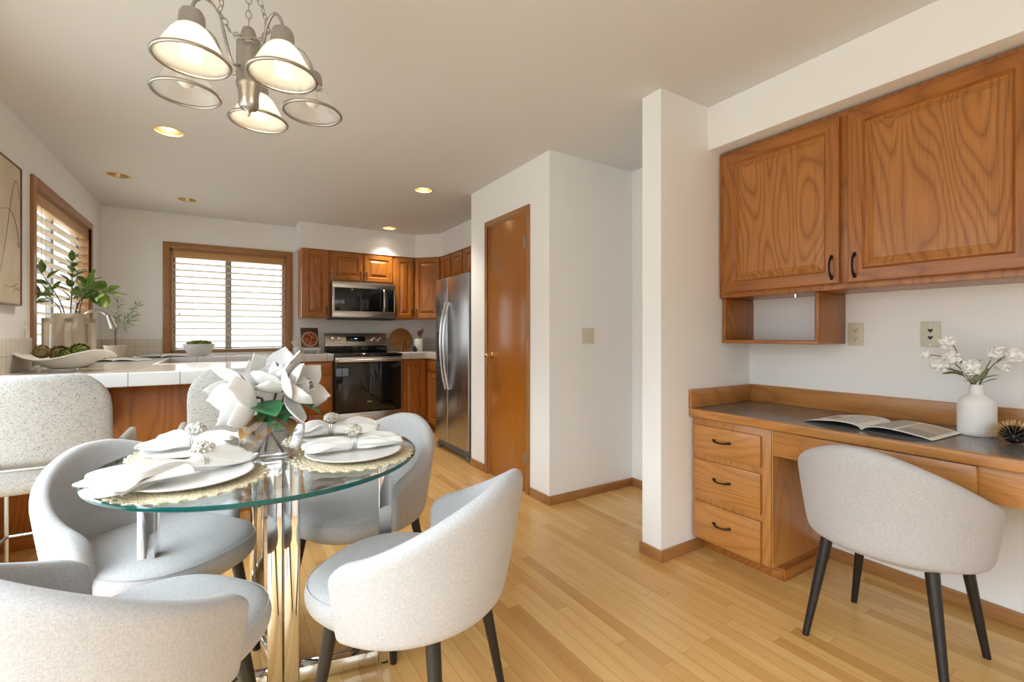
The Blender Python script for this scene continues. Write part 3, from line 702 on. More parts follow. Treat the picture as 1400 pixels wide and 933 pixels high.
# wall canvas
cv = thing('canvas_art', 'beige line-drawing canvas in a thin dark frame on the left wall', 'picture', (XL, 3.12, 1.335))
obj('canvas', MB().box(.002, .026, .006, .634, .006, .784, .002), CANV, cv)
m = MB()
for y0, y1, z0, z1 in ((0, .006, 0, .79), (.634, .64, 0, .79), (0, .64, 0, .006), (0, .64, .784, .79)): m.box(.0, .032, y0, y1, z0, z1, .001)
obj('frame', m, DKWOOD, cv)
for pts in ([(.30, .05), (.42, .35), (.50, .60), (.56, .70), (.60, .66), (.61, .60)], [(.35, .50), (.48, .52), (.56, .46), (.60, .38), (.605, .33)], [(.575, .345), (.60, .352), (.622, .33)], [(.40, .10), (.50, .10), (.56, .115), (.60, .125)], [(.52, .07), (.56, .10), (.60, .085), (.62, .11)]):
    P3 = [Vector((.0262, y, z)) for y, z in pts]; sm = []
    for i in range(len(P3)-1):
        a = P3[max(0, i-1)]; b = P3[i]; c = P3[i+1]; d = P3[min(len(P3)-1, i+2)]
        for q in range(6):
            t = q/6; sm.append(.5*((2*b) + (c-a)*t + (2*a-5*b+4*c-d)*t*t + (3*b-a-3*c+d)*t**3))
    sm.append(P3[-1]); obj('drawn_line', MB().tube(sm, lambda q: .0007 + .0013*math.sin(PI*q), 6), INK, cv)

# ------------------------------------------------------------------ upholstered barrel chairs
def chair_mesh(root):
    A, B, PH = .283, .275, R(108)
    def sm(x): x = max(0., min(1., x)); return x*x*(3-2*x)
    def shell(u, v):
        s = -1 + 2*u; ph = s*PH; a = abs(ph)
        tt = max(0., min(1., (a-R(8))/R(98))); top = .79 - .195*(.45*tt + .55*sm(tt)); top -= .030*max(0, (a-R(98))/R(10))**2
        bot = .392 + .012*math.cos(ph)
        z = bot + (top-bot)*v
        f = .83 + .17*min(1, max(0, (z-.38)/.34))**.75
        y = -B*math.cos(ph) * f - .030*max(0, math.cos(ph))*((z-.39)/.41)
        x = A*math.sin(ph)*f
        if a > PI/2: x = math.copysign(A*f*(1-.10*((a-PI/2)/R(28))**2), ph); y *= 1.12
        return Vector((x, y, z))
    m = MB(); m.grid(shell, 27, 7); obj('backrest', m, FAB, root, solid=.052, sub=2, soff=-1 if 0 else 0, sharp=80)
    m = MB(); n = 40; prev = None
    prof = [(.20, .378), (.10, .374), (.045, .378), (.014, .394), (.001, .418), (0, .444), (.008, .466), (.030, .482), (.08, .490), (.15, .493)]
    def outline(i, ins):
        a = 2*PI*i/n; c, s_ = math.cos(a), math.sin(a); e = .72
        x = math.copysign(abs(c)**e, c)*(.245-ins); hy = .27-ins
        return (x, .035 + math.copysign(abs(s_)**(.85), s_)*hy)
    for ins, z in prof:
        ins = min(ins, .2)
        cur = [m.b.verts.new((*outline(i, ins), z)) for i in range(n)]
        if prev is not None:
            for i in range(n): m.b.faces.new((prev[i], prev[(i+1) % n], cur[(i+1) % n], cur[i]))
        else: m.b.faces.new(cur)
        prev = cur
    m.b.faces.new(prev); obj('seat', m, FAB, root, sub=1, sharp=80)
    obj('piping', MB().tube([(*outline(i, .0075), .464) for i in range(n)], .0016, 6, closed=True), FAB, root)
    for sx in (-1, 1):
        for sy in (-1, 1):
            obj('leg', MB().cyl((sx*.155, sy*.155+.01, .395), (sx*.208, sy*.208+.005, 0), .0205, .0115, 18), BLACKLEG, root)
def heading(fx, fy): return math.atan2(-fx, fy)
G = 'light grey barrel chairs'
CH = thing('upholstered_chair', 'grey barrel chair drawn up to the built-in desk', 'chair', (2.13, .715, 0), heading(1, 0), G)
chair_mesh(CH)
CHAIRS = [((.486, 1.325, 0), (-.625, .78), 'grey barrel chair at the near right of the glass table, back to the wood floor'),
          ((-.193, 1.985, 0), (.66, -.75), 'grey barrel chair at the left of the glass table in front of the large stool'),
          ((.511, 2.039, 0), (-.86, -.51), 'grey barrel chair at the far right of the glass table before the oven'),
          ((-.193, 1.365, 0), (.75, .66), 'grey barrel chair nearest the camera, cut off by the bottom left corner')]
for loc, f, lab in CHAIRS: dup(CH, loc, heading(*f), lab)

# bar stools
def stool(root):
    def back(u, v):
        s = -1+2*u; x = s*.225; z = .62 + v*.385
        r = .10
        # rounded top corners
        lim = .225 - (max(0, (z-(1.005-.14))/.14)**2.4)*.10
        x = s*lim
        return Vector((x, -.20 + .045*(s*s) - .05*v, z))
    m = MB(); m.grid(back, 13, 9); obj('backrest', m, TWEED, root, solid=.05, sub=2, sharp=80)
    obj('seat', MB().box(-.235, .235, -.20, .23, .49, .61, .045, 4), TWEED, root, sharp=80)
    for sx in (-1, 1): obj('armrest', MB().box(sx*.255-.018, sx*.255+.018, -.16, .12, .60, .70, .017, 3), TWEED, root, sharp=80)
    L = [(-.22, -.215), (.22, -.215), (.22, .20), (-.22, .20)]
    for x, y in L: obj('leg', MB().box(x-.008, x+.008, y-.008, y+.008, 0, .62, .002), NICKEL, root)
    m = MB()
    for (a, b), (c, d) in zip(L, L[1:]+L[:1]): m.tube([(a, b, .21), (c, d, .21)], .008, 8)
    obj('footrest', m, NICKEL, root)
    obj('back_rail', MB().tube([(-.245, -.10, .613), (-.245, -.20, .613), (-.22, -.245, .613), (.22, -.245, .613), (.245, -.20, .613), (.245, -.10, .613)], .006, 8), NICKEL, root)
ST = thing('bar_stool', 'large flecked grey bar stool at the left end of the peninsula', 'stool', (-.65, 2.93, 0), 0, 'flecked grey bar stools')
stool(ST)
dup(ST, (.075, 2.95, 0), 0, 'flecked grey bar stool partly hidden behind the magnolia vase')

# ------------------------------------------------------------------ glass dining table and its settings
TC = Vector((.137, 1.75)); TZ = .765; TR = .476
tb = thing('dining_table', 'round glass dining table on crossed chrome frames', 'table', (TC.x, TC.y, 0))
m = MB().lathe([(0, TZ-.013), (TR-.004, TZ-.013)], 96); m.mi = 1; m.lathe([(TR-.004, TZ-.013), (TR, TZ-.010), (TR, TZ-.003), (TR-.004, TZ)], 96); m.mi = 0; m.lathe([(TR-.004, TZ), (0, TZ)], 96)
obj('glass_top', m, [GTOP, GEDGE], tb, sharp=25)
LW = .0225; BC = Vector((.036, -.035))
for k, (ang, inner, outer) in enumerate(((R(-12), .025, .325), (R(168), .025, .375), (R(100), .075, .36))):
    mt = Matrix.Translation((BC.x, BC.y, 0)) @ Matrix.Rotation(ang, 4, 'Z'); z0 = .0125
    for x in (inner, outer): obj('leg', MB().box(x-LW, x+LW, -LW, LW, z0, TZ-.0135, .003, mat=mt), CHROME, tb)
    obj('base_bar', MB().box(inner+LW, outer-LW, -LW, LW, z0, z0+.045, .003, mat=mt), CHROME, tb)
    obj('top_bar', MB().box(inner+LW, outer-LW, -LW, LW, TZ-.0585, TZ-.0135, .003, mat=mt), CHROME, tb) if 0 else None
    for x in (inner, outer): obj('foot_pad', MB().cyl(mt @ Vector((x, 0, 0)), mt @ Vector((x, 0, .013)), .014, n=14), BLACKP, tb)

def placemat_mesh():
    m = MB(); nr, na = 50, 180; RR = .187
    def f(u, v):
        r = RR*(.02+.98*v); a = 2*PI*u; q = r/.0135; ring = math.floor(q); h = abs(math.sin(PI*q))
        cnt = max(6, round(2*PI*(ring+.5)*.0135/.016)); rip = .5+.5*math.cos(cnt*a + ring*1.3 + 2.2*(q-ring))
        if v > .97: r += .006*math.cos(30*a)
        return Vector((r*math.cos(a), r*math.sin(a), .0012 + .0045*h*(.45+.55*rip)))
    V_ = m.grid(f, na, nr, cu=True); bt = [[m.b.verts.new((v.co.x, v.co.y, 0)) for v in (V_[i][0], V_[i][-1])] for i in range(na)]
    for i in range(na):
        j = (i+1) % na
        m.b.faces.new((V_[i][-1], bt[i][1], bt[j][1], V_[j][-1])); m.b.faces.new((bt[i][1], bt[i][0], bt[j][0], bt[j][1])); m.b.faces.new((V_[i][0], V_[j][0], bt[j][0], bt[i][0]))
    return m
SET = {'near left': 222, 'near right': 326, 'far right': 32, 'far left': 140}
MATR = .284; pos = {}
seats = {'near left': 'nearest left, under the spread napkin', 'near right': 'nearest right', 'far right': 'far right, before the oven', 'far left': 'far left, by the stools'}
PM = None; PL = None
PLATE = [(0, 0), (.075, 0), (.112, .004), (.133, .011), (.137, .0145), (.135, .0165), (.130, .0155), (.108, .009), (.075, .006), (0, .006)]
for k, ang in SET.items():
    p = TC + MATR*Vector((math.cos(R(ang)), math.sin(R(ang)))); pos[k] = p
    lm = {'near left': 'woven jute placemat at the near left of the glass table', 'near right': 'woven jute placemat at the near right edge of the glass table', 'far right': 'woven jute placemat at the far right under the greyish napkin', 'far left': 'woven jute placemat at the far left behind the spread napkin'}[k]
    lp = {'near left': 'white plate under the large spread napkin at near left', 'near right': 'white plate under the tightly rolled napkin at near right', 'far right': 'white plate in shade at the far right behind the rolled napkin', 'far left': 'white plate at the far left beside the glass vase'}[k]
    if PM is None:
        PM = tag(obj('placemat', placemat_mesh(), JUTE, None, (p.x, p.y, TZ+.0003), sharp=70), lm, 'placemat', 'woven placemats on the glass table')
        PL = tag(obj('plate', MB().lathe([(r_*1.12, z_) for r_, z_ in PLATE], 64), CERAM, None, (p.x, p.y, TZ+.0062), sharp=60), lp, 'plate', 'white plates on the placemats')
    else:
        o = PM.copy(); C.objects.link(o); o.location = (p.x, p.y, TZ+.0003); o['label'] = lm
        o = PL.copy(); C.objects.link(o); o.location = (p.x, p.y, TZ+.0062); o['label'] = lp

def napkin(label, k, rz, La, Lb, wa, wb, seed, fan=1., dz=0, off=(0, 0), tail=None, hh=.030, droop=0.):
    """a cloth gathered in a ring: La/wa one end, Lb/wb the other; cross-sections are pleated closed loops"""
    rnd = random.Random(seed); p = pos[k]; ph = [rnd.uniform(0, 6.28) for _ in range(6)]
    def sec(u, v):
        t = -1 + 2*u; a = 2*PI*v
        Lx = La if t < 0 else Lb; ww = wa if t < 0 else wb; q = abs(t)
        wid = .021 + (ww-.021)*min(1, q**.85*1.05); hgt = .017 + (hh-.017)*math.sin(min(1, q*1.25)*PI)*.8 - .006*q**3*(1 if t < 0 else .2)
        hgt = max(.006, hgt)
        pl = 1 + .17*math.cos(5*a+ph[0]+t*2)*min(1, q*3) + .12*math.cos(9*a+ph[1]-t*4)*min(1, q*3)
        y = wid*math.cos(a)*pl; zz = hgt*math.sin(a)*(1 + .35*math.cos(4*a+ph[2]+3*t)*q + .30*math.cos(7*a+ph[1]+2*t)*min(1, q*2.5)) + .010*math.sin(3*y/max(.02, ww)*2+ph[3])*q + .006*math.sin(9*y/max(.02, ww)+ph[4]+2.5*t)*min(1, q*1.6)*(math.sin(a) > 0)
        x = t*Lx + (.012*math.cos(3*a+ph[4]) + .016*math.cos(2*a+ph[5]))*q**3*fan*(1 if t < 0 else .6)
        base = .018
        z = base + zz
        if q > .93: z = base + zz*.8
        z = max(z, .0015)
        r_ = math.hypot(x, y)
        z += droop*max(0, -t-.55)**1.2
        return Vector((x, y, z))
    m = MB(); V_ = m.grid(sec, 33, 60, cv=True)
    for row in (V_[0], V_[-1]):
        c = sum((v.co for v in row), Vector())/len(row); cv_ = m.b.verts.new(c)
        for i in range(len(row)): m.b.faces.new((row[i], row[(i+1) % len(row)], cv_))
    if tail:
        x0, y0, x1, y1, wt = tail
        def tf(u, v):
            s = -1+2*v; cx = x0+(x1-x0)*u; cy = y0+(y1-y0)*u + .015*math.sin(3*u); nrm = Vector((-(y1-y0), x1-x0)).normalized()
            ww = wt*(1-.75*u)*(.6+.4*math.cos(u*2)); return Vector((cx+nrm.x*s*ww, cy+nrm.y*s*ww, .012 + .022*(1-u)**1.5*(1-s*s) + .004*math.cos(6*s)*u - (0.006 if u > .8 else 0)*(u-.8)*5))
        g = m.grid(tf, 14, 9)
        g2 = m.grid(lambda u, v: tf(u, v) + Vector((0, 0, .0025)), 14, 9)
    o = obj('napkin', m, LINEN, None, (p.x+off[0], p.y+off[1], TZ+.0205+dz), (0, 0, rz), sub=1, sharp=80)
    return tag(o, label, 'napkin', 'white cloth napkins on the plates')
def napkin_ring(label, k, rz, off, seed, tilt=0., rr=.026):
    rnd = random.Random(seed); p = pos[k]
    o = thing('napkin_ring', label, 'napkin ring', (p.x+off[0], p.y+off[1], TZ+.0225), 0, 'beaded napkin rings', rot=(tilt, 0, rz))
    m = MB()
    for dx in (-.004, .004): m.torus((0, 0, 0), rr, .0015, 28, 6, Matrix.Translation((dx, 0, .020)) @ Matrix.Rotation(R(90), 4, 'Y'), sy=1.0)
    obj('wire_band', m, RINGM, o)
    m = MB()
    for i in range(90):
        a = i*2.39996; zz = 1-(i+.5)/90*1.25; rr_ = math.sqrt(max(0, 1-zz*zz)); q = rnd.uniform(.85, 1.08)
        m.ball((rr_*math.cos(a)*.026*q, rr_*math.sin(a)*.030*q, .020+rr+.012 + zz*.017*q), rnd.uniform(.0034, .0058), 7, 5)
    m.ball((0, 0, .020+rr+.008), .017, 12, 8, (1.2, 1.3, .8)); o2 = obj('bead_flower', m, BEAD, o); return o
napkin('white cloth napkin fanned wide over the near left plate', 'near left', R(24), .215, .155, .092, .042, 3, 1.4, off=(-.01, .015), tail=(-.02, -.045, -.175, -.10, .032), hh=.036)
napkin_ring('beaded napkin ring round the wide napkin at near left', 'near left', R(24), (.025, .03), 1)
napkin('white napkin rolled flat on the near right plate', 'near right', R(-4), .150, .155, .040, .055, 5, .5, off=(.0, .02), hh=.026)
napkin_ring('beaded napkin ring round the rolled napkin at near right', 'near right', R(-2), (.0, .02), 2)
napkin('greyish napkin knotted on the far right plate in shade', 'far right', R(-18), .125, .175, .055, .056, 8, .8, off=(-.02, .0), hh=.034)
napkin_ring('beaded napkin ring round the far right napkin by the oven', 'far right', R(-18), (-.02, .0), 3)
napkin('white ruffled napkin on the far left plate beside the vase', 'far left', R(-25), .135, .135, .085, .062, 11, 1.2, off=(.0, .0), hh=.032)
napkin_ring('open-work beaded napkin ring on the far left napkin', 'far left', R(-25), (.0, .0), 4)

# vase of magnolias
VX, VY = .137, 1.70
vs = tag(obj('glass_vase', MB().lathe([(0, .0), (.045, .0), (.062, .006), (.086, .035), (.097, .07), (.098, .095), (.094, .135), (.0915, .1365), (.090, .135), (.0945, .095), (.0935, .07), (.082, .038), (.058, .014), (.03, .011), (0, .011)], 64), GCLR, None, (VX, VY, TZ+.0004), sharp=50), 'clear round glass vase holding the white magnolias', 'vase')
def petal(L, W, cup, curl, n=11, k=7, tipw=.5):
    """petal along +y from the origin, facing +z; returns a grid function"""
    def f(u, v):
        s = -1+2*v; t = u
        wv = W*(.22*(1-t) + math.sin(PI*min(1, t**1.25*.97+.02))**.8)*(1 if t < .98 else .6)
        x = s*wv; y = L*(t - .06*s*s*t)
        z = cup*(s*s)*wv*1.15*(1-.35*t) - L*(.20*math.sin(PI*t**.9)) + curl*L*t**3 + .05*W*math.sin(2.5*s+3*t)*t*t
        return Vector((x, y, z))
    return f
def frame(p, d, up=Vector((0, 0, 1))):
    d = Vector(d).normalized(); x = d.cross(up); x = x.normalized() if x.length > 1e-3 else Vector((1, 0, 0)); u = x.cross(d)
    return Matrix(((x.x, d.x, u.x, p[0]), (x.y, d.y, u.y, p[1]), (x.z, d.z, u.z, p[2]), (0, 0, 0, 1)))
def add_grid(m, f, M_, nu, nv): m.grid(lambda u, v: M_ @ f(u, v), nu, nv)
def leaf_mesh(items, nu=9, nv=5):
    """items: (base, direction, length, half width, droop, roll)"""
    m = MB()
    for b, d, L, W, dr, ro in items:
        M_ = frame(b, d) @ Matrix.Rotation(ro, 4, 'Y')
        def f(u, v, L=L, W=W, dr=dr):
            s = -1+2*v; wv = W*math.sin(PI*min(1, u*.96+.02))**.8*(1-.25*u); return Vector((s*wv, L*u, .25*abs(s)*wv - dr*L*u*u))
        add_grid(m, f, M_, nu, nv)
    return m
def magnolia(label, c, axis, size, seed, stem_to, nleaf, opening=1.):
    rnd = random.Random(seed); o = thing('magnolia_stem', label, 'flower', (VX, VY, TZ), 0, 'magnolia stems in the glass vase')
    c = Vector(c); ax = Vector(axis).normalized(); up = Vector((0, 0, 1)) if abs(ax.z) < .9 else Vector((0, 1, 0)); F_ = frame(c, ax, up)
    for ring, (n, el, L, W, cup) in enumerate(((5, 74*opening, size, size*.33, .42), (4, 40*opening, size*.95, size*.36, .55), (3, 14, size*.66, size*.30, .75))):
        for i in range(n):
            a = 2*PI*(i+.5*ring)/n + rnd.uniform(-.2, .2); e_ = R(el + rnd.uniform(-12, 12))
            d = Vector((math.cos(a)*math.sin(e_), math.cos(e_), math.sin(a)*math.sin(e_))); inner = Vector((-math.cos(a)*math.cos(e_), math.sin(e_), -math.sin(a)*math.cos(e_)))
            x = d.cross(inner).normalized(); M_ = F_ @ Matrix(((x.x, d.x, inner.x, 0), (x.y, d.y, inner.y, 0), (x.z, d.z, inner.z, 0), (0, 0, 0, 1)))
            m = MB(); add_grid(m, petal(L*rnd.uniform(.92, 1.08), W, cup, rnd.uniform(-.10, .10)), M_, 13, 9); obj('petal', m, PETAL, o, solid=.0016, sub=1, sharp=80)
    m = MB().ball((0, size*.12, 0), size*.10, 12, 8, (1, 1.6, 1), mat=F_); obj('flower_cone', m, MOSS, o)
    b = Vector(stem_to); mid = (c+b)/2 + Vector((rnd.uniform(-.01, .01), rnd.uniform(-.01, .01), .0))
    obj('stem', MB().tube([c, c-ax*.02+Vector((0, 0, -.01)), mid, b], .0042, 8), STEM, o)
    for (d, L, W, dr, ro, under, q) in nleaf:
        p = c.lerp(b, q); m = leaf_mesh([((0, 0, 0), (0, 1, 0), L, W, dr, 0)], 11, 7); M_ = frame(p, d) @ Matrix.Rotation(ro, 4, 'Y'); m.xf(M_)
        obj('leaf', m, LEAFB if under else LEAFG, o, solid=.0012, sub=1, sharp=80)
    return o
# image right is roughly (.85,-.53), towards the camera roughly (-.1,-1)
magnolia('white magnolia drooping over the left rim of the glass vase', (-.050, -.005, .205), (-.66, -.10, -.12), .150, 4, (.03, -.02, .02),
         [((.30, -.88, -.12), .125, .055, .12, .1, False, .10), ((-.55, -.5, -.45), .11, .045, .1, 0, True, .30), ((-.2, -.8, -.5), .10, .045, .1, 0, True, .35)], .80)
magnolia('large white magnolia at the top centre of the bouquet', (.012, .03, .235), (-.05, -.35, .80), .138, 9, (-.02, .02, .02),
         [((.05, -.92, -.40), .125, .058, .15, .2, False, .30), ((-.75, .1, -.3), .10, .042, .1, 0, True, .5), ((.6, -.6, -.1), .11, .045, .1, .3, True, .35)], .92)
magnolia('white magnolia leaning right towards the oven', (.050, -.020, .222), (.66, -.50, .36), .132, 15, (-.045, .0, .02),
         [((.8, -.3, -.3), .12, .05, .2, 0, False, .1), ((.3, -.9, -.25), .11, .046, .1, -.3, True, .4), ((.9, .2, -.1), .11, .042, .15, 0, False, .15)], .85)

# ------------------------------------------------------------------ chandelier
XC, YC = .075, 1.84
cl = thing('chandelier', 'brushed nickel five-arm chandelier with ribbed glass shades', 'chandelier', (XC, YC, 0))
obj('center_column', MB().lathe([(0, 2.235), (.008, 2.235), (.018, 2.228), (.024, 2.21), (.024, 2.19), (.037, 2.188), (.038, 2.18), (.038, 2.04), (.040, 2.035), (.038, 2.028), (.033, 2.01), (.031, 1.985), (.032, 1.965), (.026, 1.952), (.010, 1.944), (.006, 1.938), (.004, 1.928), (0, 1.925)], 32), NICKEL, cl)
links = MB()
def link(c, d, L=.016, W_=.0085, r=.0018, roll=0.):
    M_ = frame(c, d) @ Matrix.Rotation(roll, 4, 'Y'); links.tube([M_ @ Vector((W_*math.sin(2*PI*i/14), L*math.cos(2*PI*i/14), 0)) for i in range(14)], r, 6, closed=True)
for i in range(8): link((0, 0, 2.252+i*.026), (.02, 0, 1), roll=PI/2*(i % 2))
for j, pts in enumerate(([(-.05, -.01, 2.30), (-.045, .0, 2.27), (-.03, .0, 2.24), (-.015, .01, 2.215)], [(.04, .0, 2.28), (.035, .0, 2.25), (.03, -.01, 2.22)])): 
    pass
path = [Vector((-.012+.0, 0, 2.40)), Vector((-.075, .03, 2.34)), Vector((-.085, .02, 2.27)), Vector((-.055, 0, 2.20)), Vector((-.02, -.045, 2.165)), Vector((.03, -.045, 2.175)), Vector((.06, 0, 2.24)), Vector((.05, .02, 2.31)), Vector((.015, .01, 2.40))]
for i in range(len(path)-1):
    a, b = path[i], path[i+1]; n = max(2, round((b-a).length/.026))
    for q in range(n): link(a.lerp(b, (q+.5)/n), b-a, roll=PI/2*(q % 2))
obj('chain', links, NICKEL, cl)
obj('ceiling_canopy', MB().lathe([(0, 2.415), (.02, 2.415), (.055, 2.425), (.062, 2.44), (0, 2.44)], 32), NICKEL, cl)
Rv = Vector((math.cos(R(32)), -math.sin(R(32)), 0)); Fv = Vector((math.sin(R(32)), math.cos(R(32)), 0))
for ang, lit in ((-105.5, 1), (-33.5, 1), (38.5, 0), (110.5, 1), (182.5, 0)):
    d = Rv*math.cos(R(ang)) + Fv*math.sin(R(ang)); RA = .21; mt = Matrix.Translation(d*RA)
    pr = [(.034, 2.085), (.055, 2.072), (.074, 2.085), (.092, 2.135), (.114, 2.19), (.142, 2.218), (.172, 2.216), (.196, 2.192), (.207, 2.17), (RA, 2.15)]
    P3 = [d*r + Vector((0, 0, z)) for r, z in pr]; smp = []
    for i in range(len(P3)-1):
        a = P3[max(0, i-1)]; b = P3[i]; c = P3[i+1]; e_ = P3[min(len(P3)-1, i+2)]
        for q in range(4):
            t = q/4; smp.append(.5*((2*b) + (c-a)*t + (2*a-5*b+4*c-e_)*t*t + (3*b-a-3*c+e_)*t**3))
    smp.append(P3[-1]); am = obj('arm', MB().tube(smp, .0052, 10), NICKEL, cl)
    obj('socket_cup', MB().lathe([(0, 2.158), (.012, 2.157), (.028, 2.148), (.034, 2.135), (.036, 2.098), (.033, 2.098), (.030, 2.13), (0, 2.135)], 28, mat=mt), NICKEL, am)
    sh = obj('shade', MB().lathe([(.032, 2.10), (.040, 2.096), (.056, 2.076), (.072, 2.046), (.086, 2.018), (.0975, 2.0), (.0955, 2.0), (.084, 2.017), (.070, 2.045), (.054, 2.074), (.038, 2.093), (.031, 2.097)], 96, mat=mt, ripple=(40, .014)), SHADEL if lit else SHADE, cl, sharp=60)
    obj('shade_rim', MB().torus((0, 0, 2.0), 0.0998, .0056, 64, 10, mt), NICKEL, sh)
    obj('bulb', MB().lathe([(0, 2.022), (.014, 2.025), (.024, 2.036), (.027, 2.05), (.022, 2.068), (.013, 2.084), (.012, 2.10)], 20, mat=mt), BULB if lit else BULBOFF, cl)
    if lit:
        l = bpy.data.lights.new('chandelier_lamp', 'POINT'); l.energy = .34*LAMP; l.color = WARM[:3]; l.shadow_soft_size = .03
        lo = bpy.data.objects.new('chandelier_lamp', l); C.objects.link(lo); lo.parent = cl; lo.location = d*RA + Vector((0, 0, 2.012))
# recessed ceiling lights
RCL = None
def downlight(label, x, y, lit):
    o = thing('recessed_light', label, 'ceiling light', (x, y, H), 0, 'recessed ceiling lights')
    obj('trim_ring', MB().lathe([(.070, .004), (.071, -.003), (.080, -.0045), (.092, -.003), (.095, -.0003), (.075, -.0002), (.070, .004)], 48), RTRIM, o)
    obj('reflector', MB().lathe([(.0715, .002), (.066, .04), (.052, .075), (.0, .085), (0, .088), (.055, .078), (.069, .042), (.0732, .002), (.0715, .002)], 40), GOLDR, o)
    obj('lamp', MB().lathe([(0, .030), (.030, .034), (.042, .045), (.044, .052), (.03, .066), (.02, .083)], 30), RLAMP if lit else BULBOFF, o)
    if lit:
        l = bpy.data.lights.new('recessed_lamp', 'SPOT'); l.energy = 36*LAMP; l.color = (1, .91, .78); l.spot_size = R(92); l.spot_blend = 1; l.shadow_soft_size = .04
        lo = bpy.data.objects.new('recessed_lamp', l); C.objects.link(lo); lo.parent = o; lo.location = (0, 0, .02)
RTRIM = plain('ceiling_trim', srgb(222, 206, 176), .4); RLAMP = glow('recess_lamp', (1, .86, .62, 1), 16)
for lab, (x, y), lit in zip(('recessed ceiling light glowing just behind the chandelier', 'unlit gold recessed ceiling light nearest the left window', 'unlit gold recessed ceiling light before the back window', 'lit recessed ceiling light in front of the refrigerator', 'lit recessed ceiling light above the oven'), CANS, (1, 0, 0, 1, 1)): downlight(lab, x, y, lit)

# ------------------------------------------------------------------ things on the kitchen counters
# wavy bowl with artichokes
BX, BY = -.80, 3.72
def wavy():
    m = MB()
    def f(u, v):
        a = 2*PI*u; r = .055 + .215*v**.9
        lx = 1.12*r; ly = .62*r; z = .018 + .080*math.sin(PI/2*v)**1.7 + (.010*math.cos(2*a) + .021*math.cos(3*a+R(62)))*v**2.2
        return Vector((lx*math.cos(a), ly*math.sin(a), z))
    V_ = m.grid(f, 64, 12, cu=True); c = m.b.verts.new((0, 0, .014))
    for i in range(64): m.b.faces.new((V_[i][0], V_[(i+1) % 64][0], c))
    return m
bw = thing('wavy_bowl', 'large grey-white bowl with a wavy rim on the peninsula', 'bowl', (BX, BY, CZ+.0005), R(32) - PI/2*0 - R(64))
bw.rotation_euler = (0, 0, R(-38))
obj('bowl_body', wavy(), CERAM, bw, solid=.008, sub=1, sharp=80, soff=1)
obj('foot', MB().lathe([(0, 0), (.062, 0), (.066, .004), (.060, .016), (0, .016)], 40), CERAM, bw)
def artichoke(label, loc, r, rot, mat, seed):
    rnd = random.Random(seed); m = MB().ball((0, 0, 0), r*.72, 14, 10, (1, 1, 1.1))
    for k in range(5):
        el = R(-35 + k*24); n = [9, 10, 9, 7, 4][k]
        for i in range(n):
            a = 2*PI*(i + .5*(k % 2))/n; d = Vector((math.cos(a)*math.cos(el), math.sin(a)*math.cos(el), math.sin(el)))
            t = Vector((-math.cos(a)*math.sin(el), -math.sin(a)*math.sin(el), math.cos(el))); x = t.cross(d)
            M_ = Matrix(((x.x, t.x, d.x, d.x*r*.74), (x.y, t.y, d.y, d.y*r*.74), (x.z, t.z, d.z, d.z*r*.74), (0, 0, 0, 1)))
            L = r*.62; W = r*.34
            def f(u, v): s_ = -1+2*v; wv = W*math.sin(PI*min(1, u*.8+.2))**.7; return Vector((s_*wv, L*(u-.25), r*.22*u - .3*s_*s_*wv))
            add_grid(m, f, M_, 5, 5)
    o = obj('artichoke', m, mat, None, loc, rot, sharp=60); return tag(o, label, 'artichoke', 'artichokes in the wavy bowl')
for lab, dx, dy, dz, r_, mat, rot in (('dark brown artichoke at the left end of the wavy bowl', -.125, .0, .092, .040, ARTI, (.4, .3, 0)), ('small tan artichoke second from the left in the wavy bowl', -.060, .035, .090, .038, ARTI, (1.2, .2, .5)), ('pale artichoke in the middle of the wavy bowl', .005, -.02, .084, .045, ARTI, (.9, -.6, 1)), ('tan artichoke at the back of the wavy bowl', .02, .055, .088, .042, ARTI, (.2, .9, 2)), ('bright green artichoke at the right end of the wavy bowl', .098, .0, .092, .050, ARTIG, (.8, .8, .3)), ('olive artichoke between the pale and green ones', .062, -.045, .082, .034, ARTIG, (1.4, 0, .8))):
    c_, s_ = math.cos(R(32)), -math.sin(R(32)); artichoke(lab, (BX + dx*c_ - dy*s_*1, BY + dx*s_ + dy*c_ - .015, CZ+dz+.018), r_*1.12, rot, mat, hash(lab) % 100)
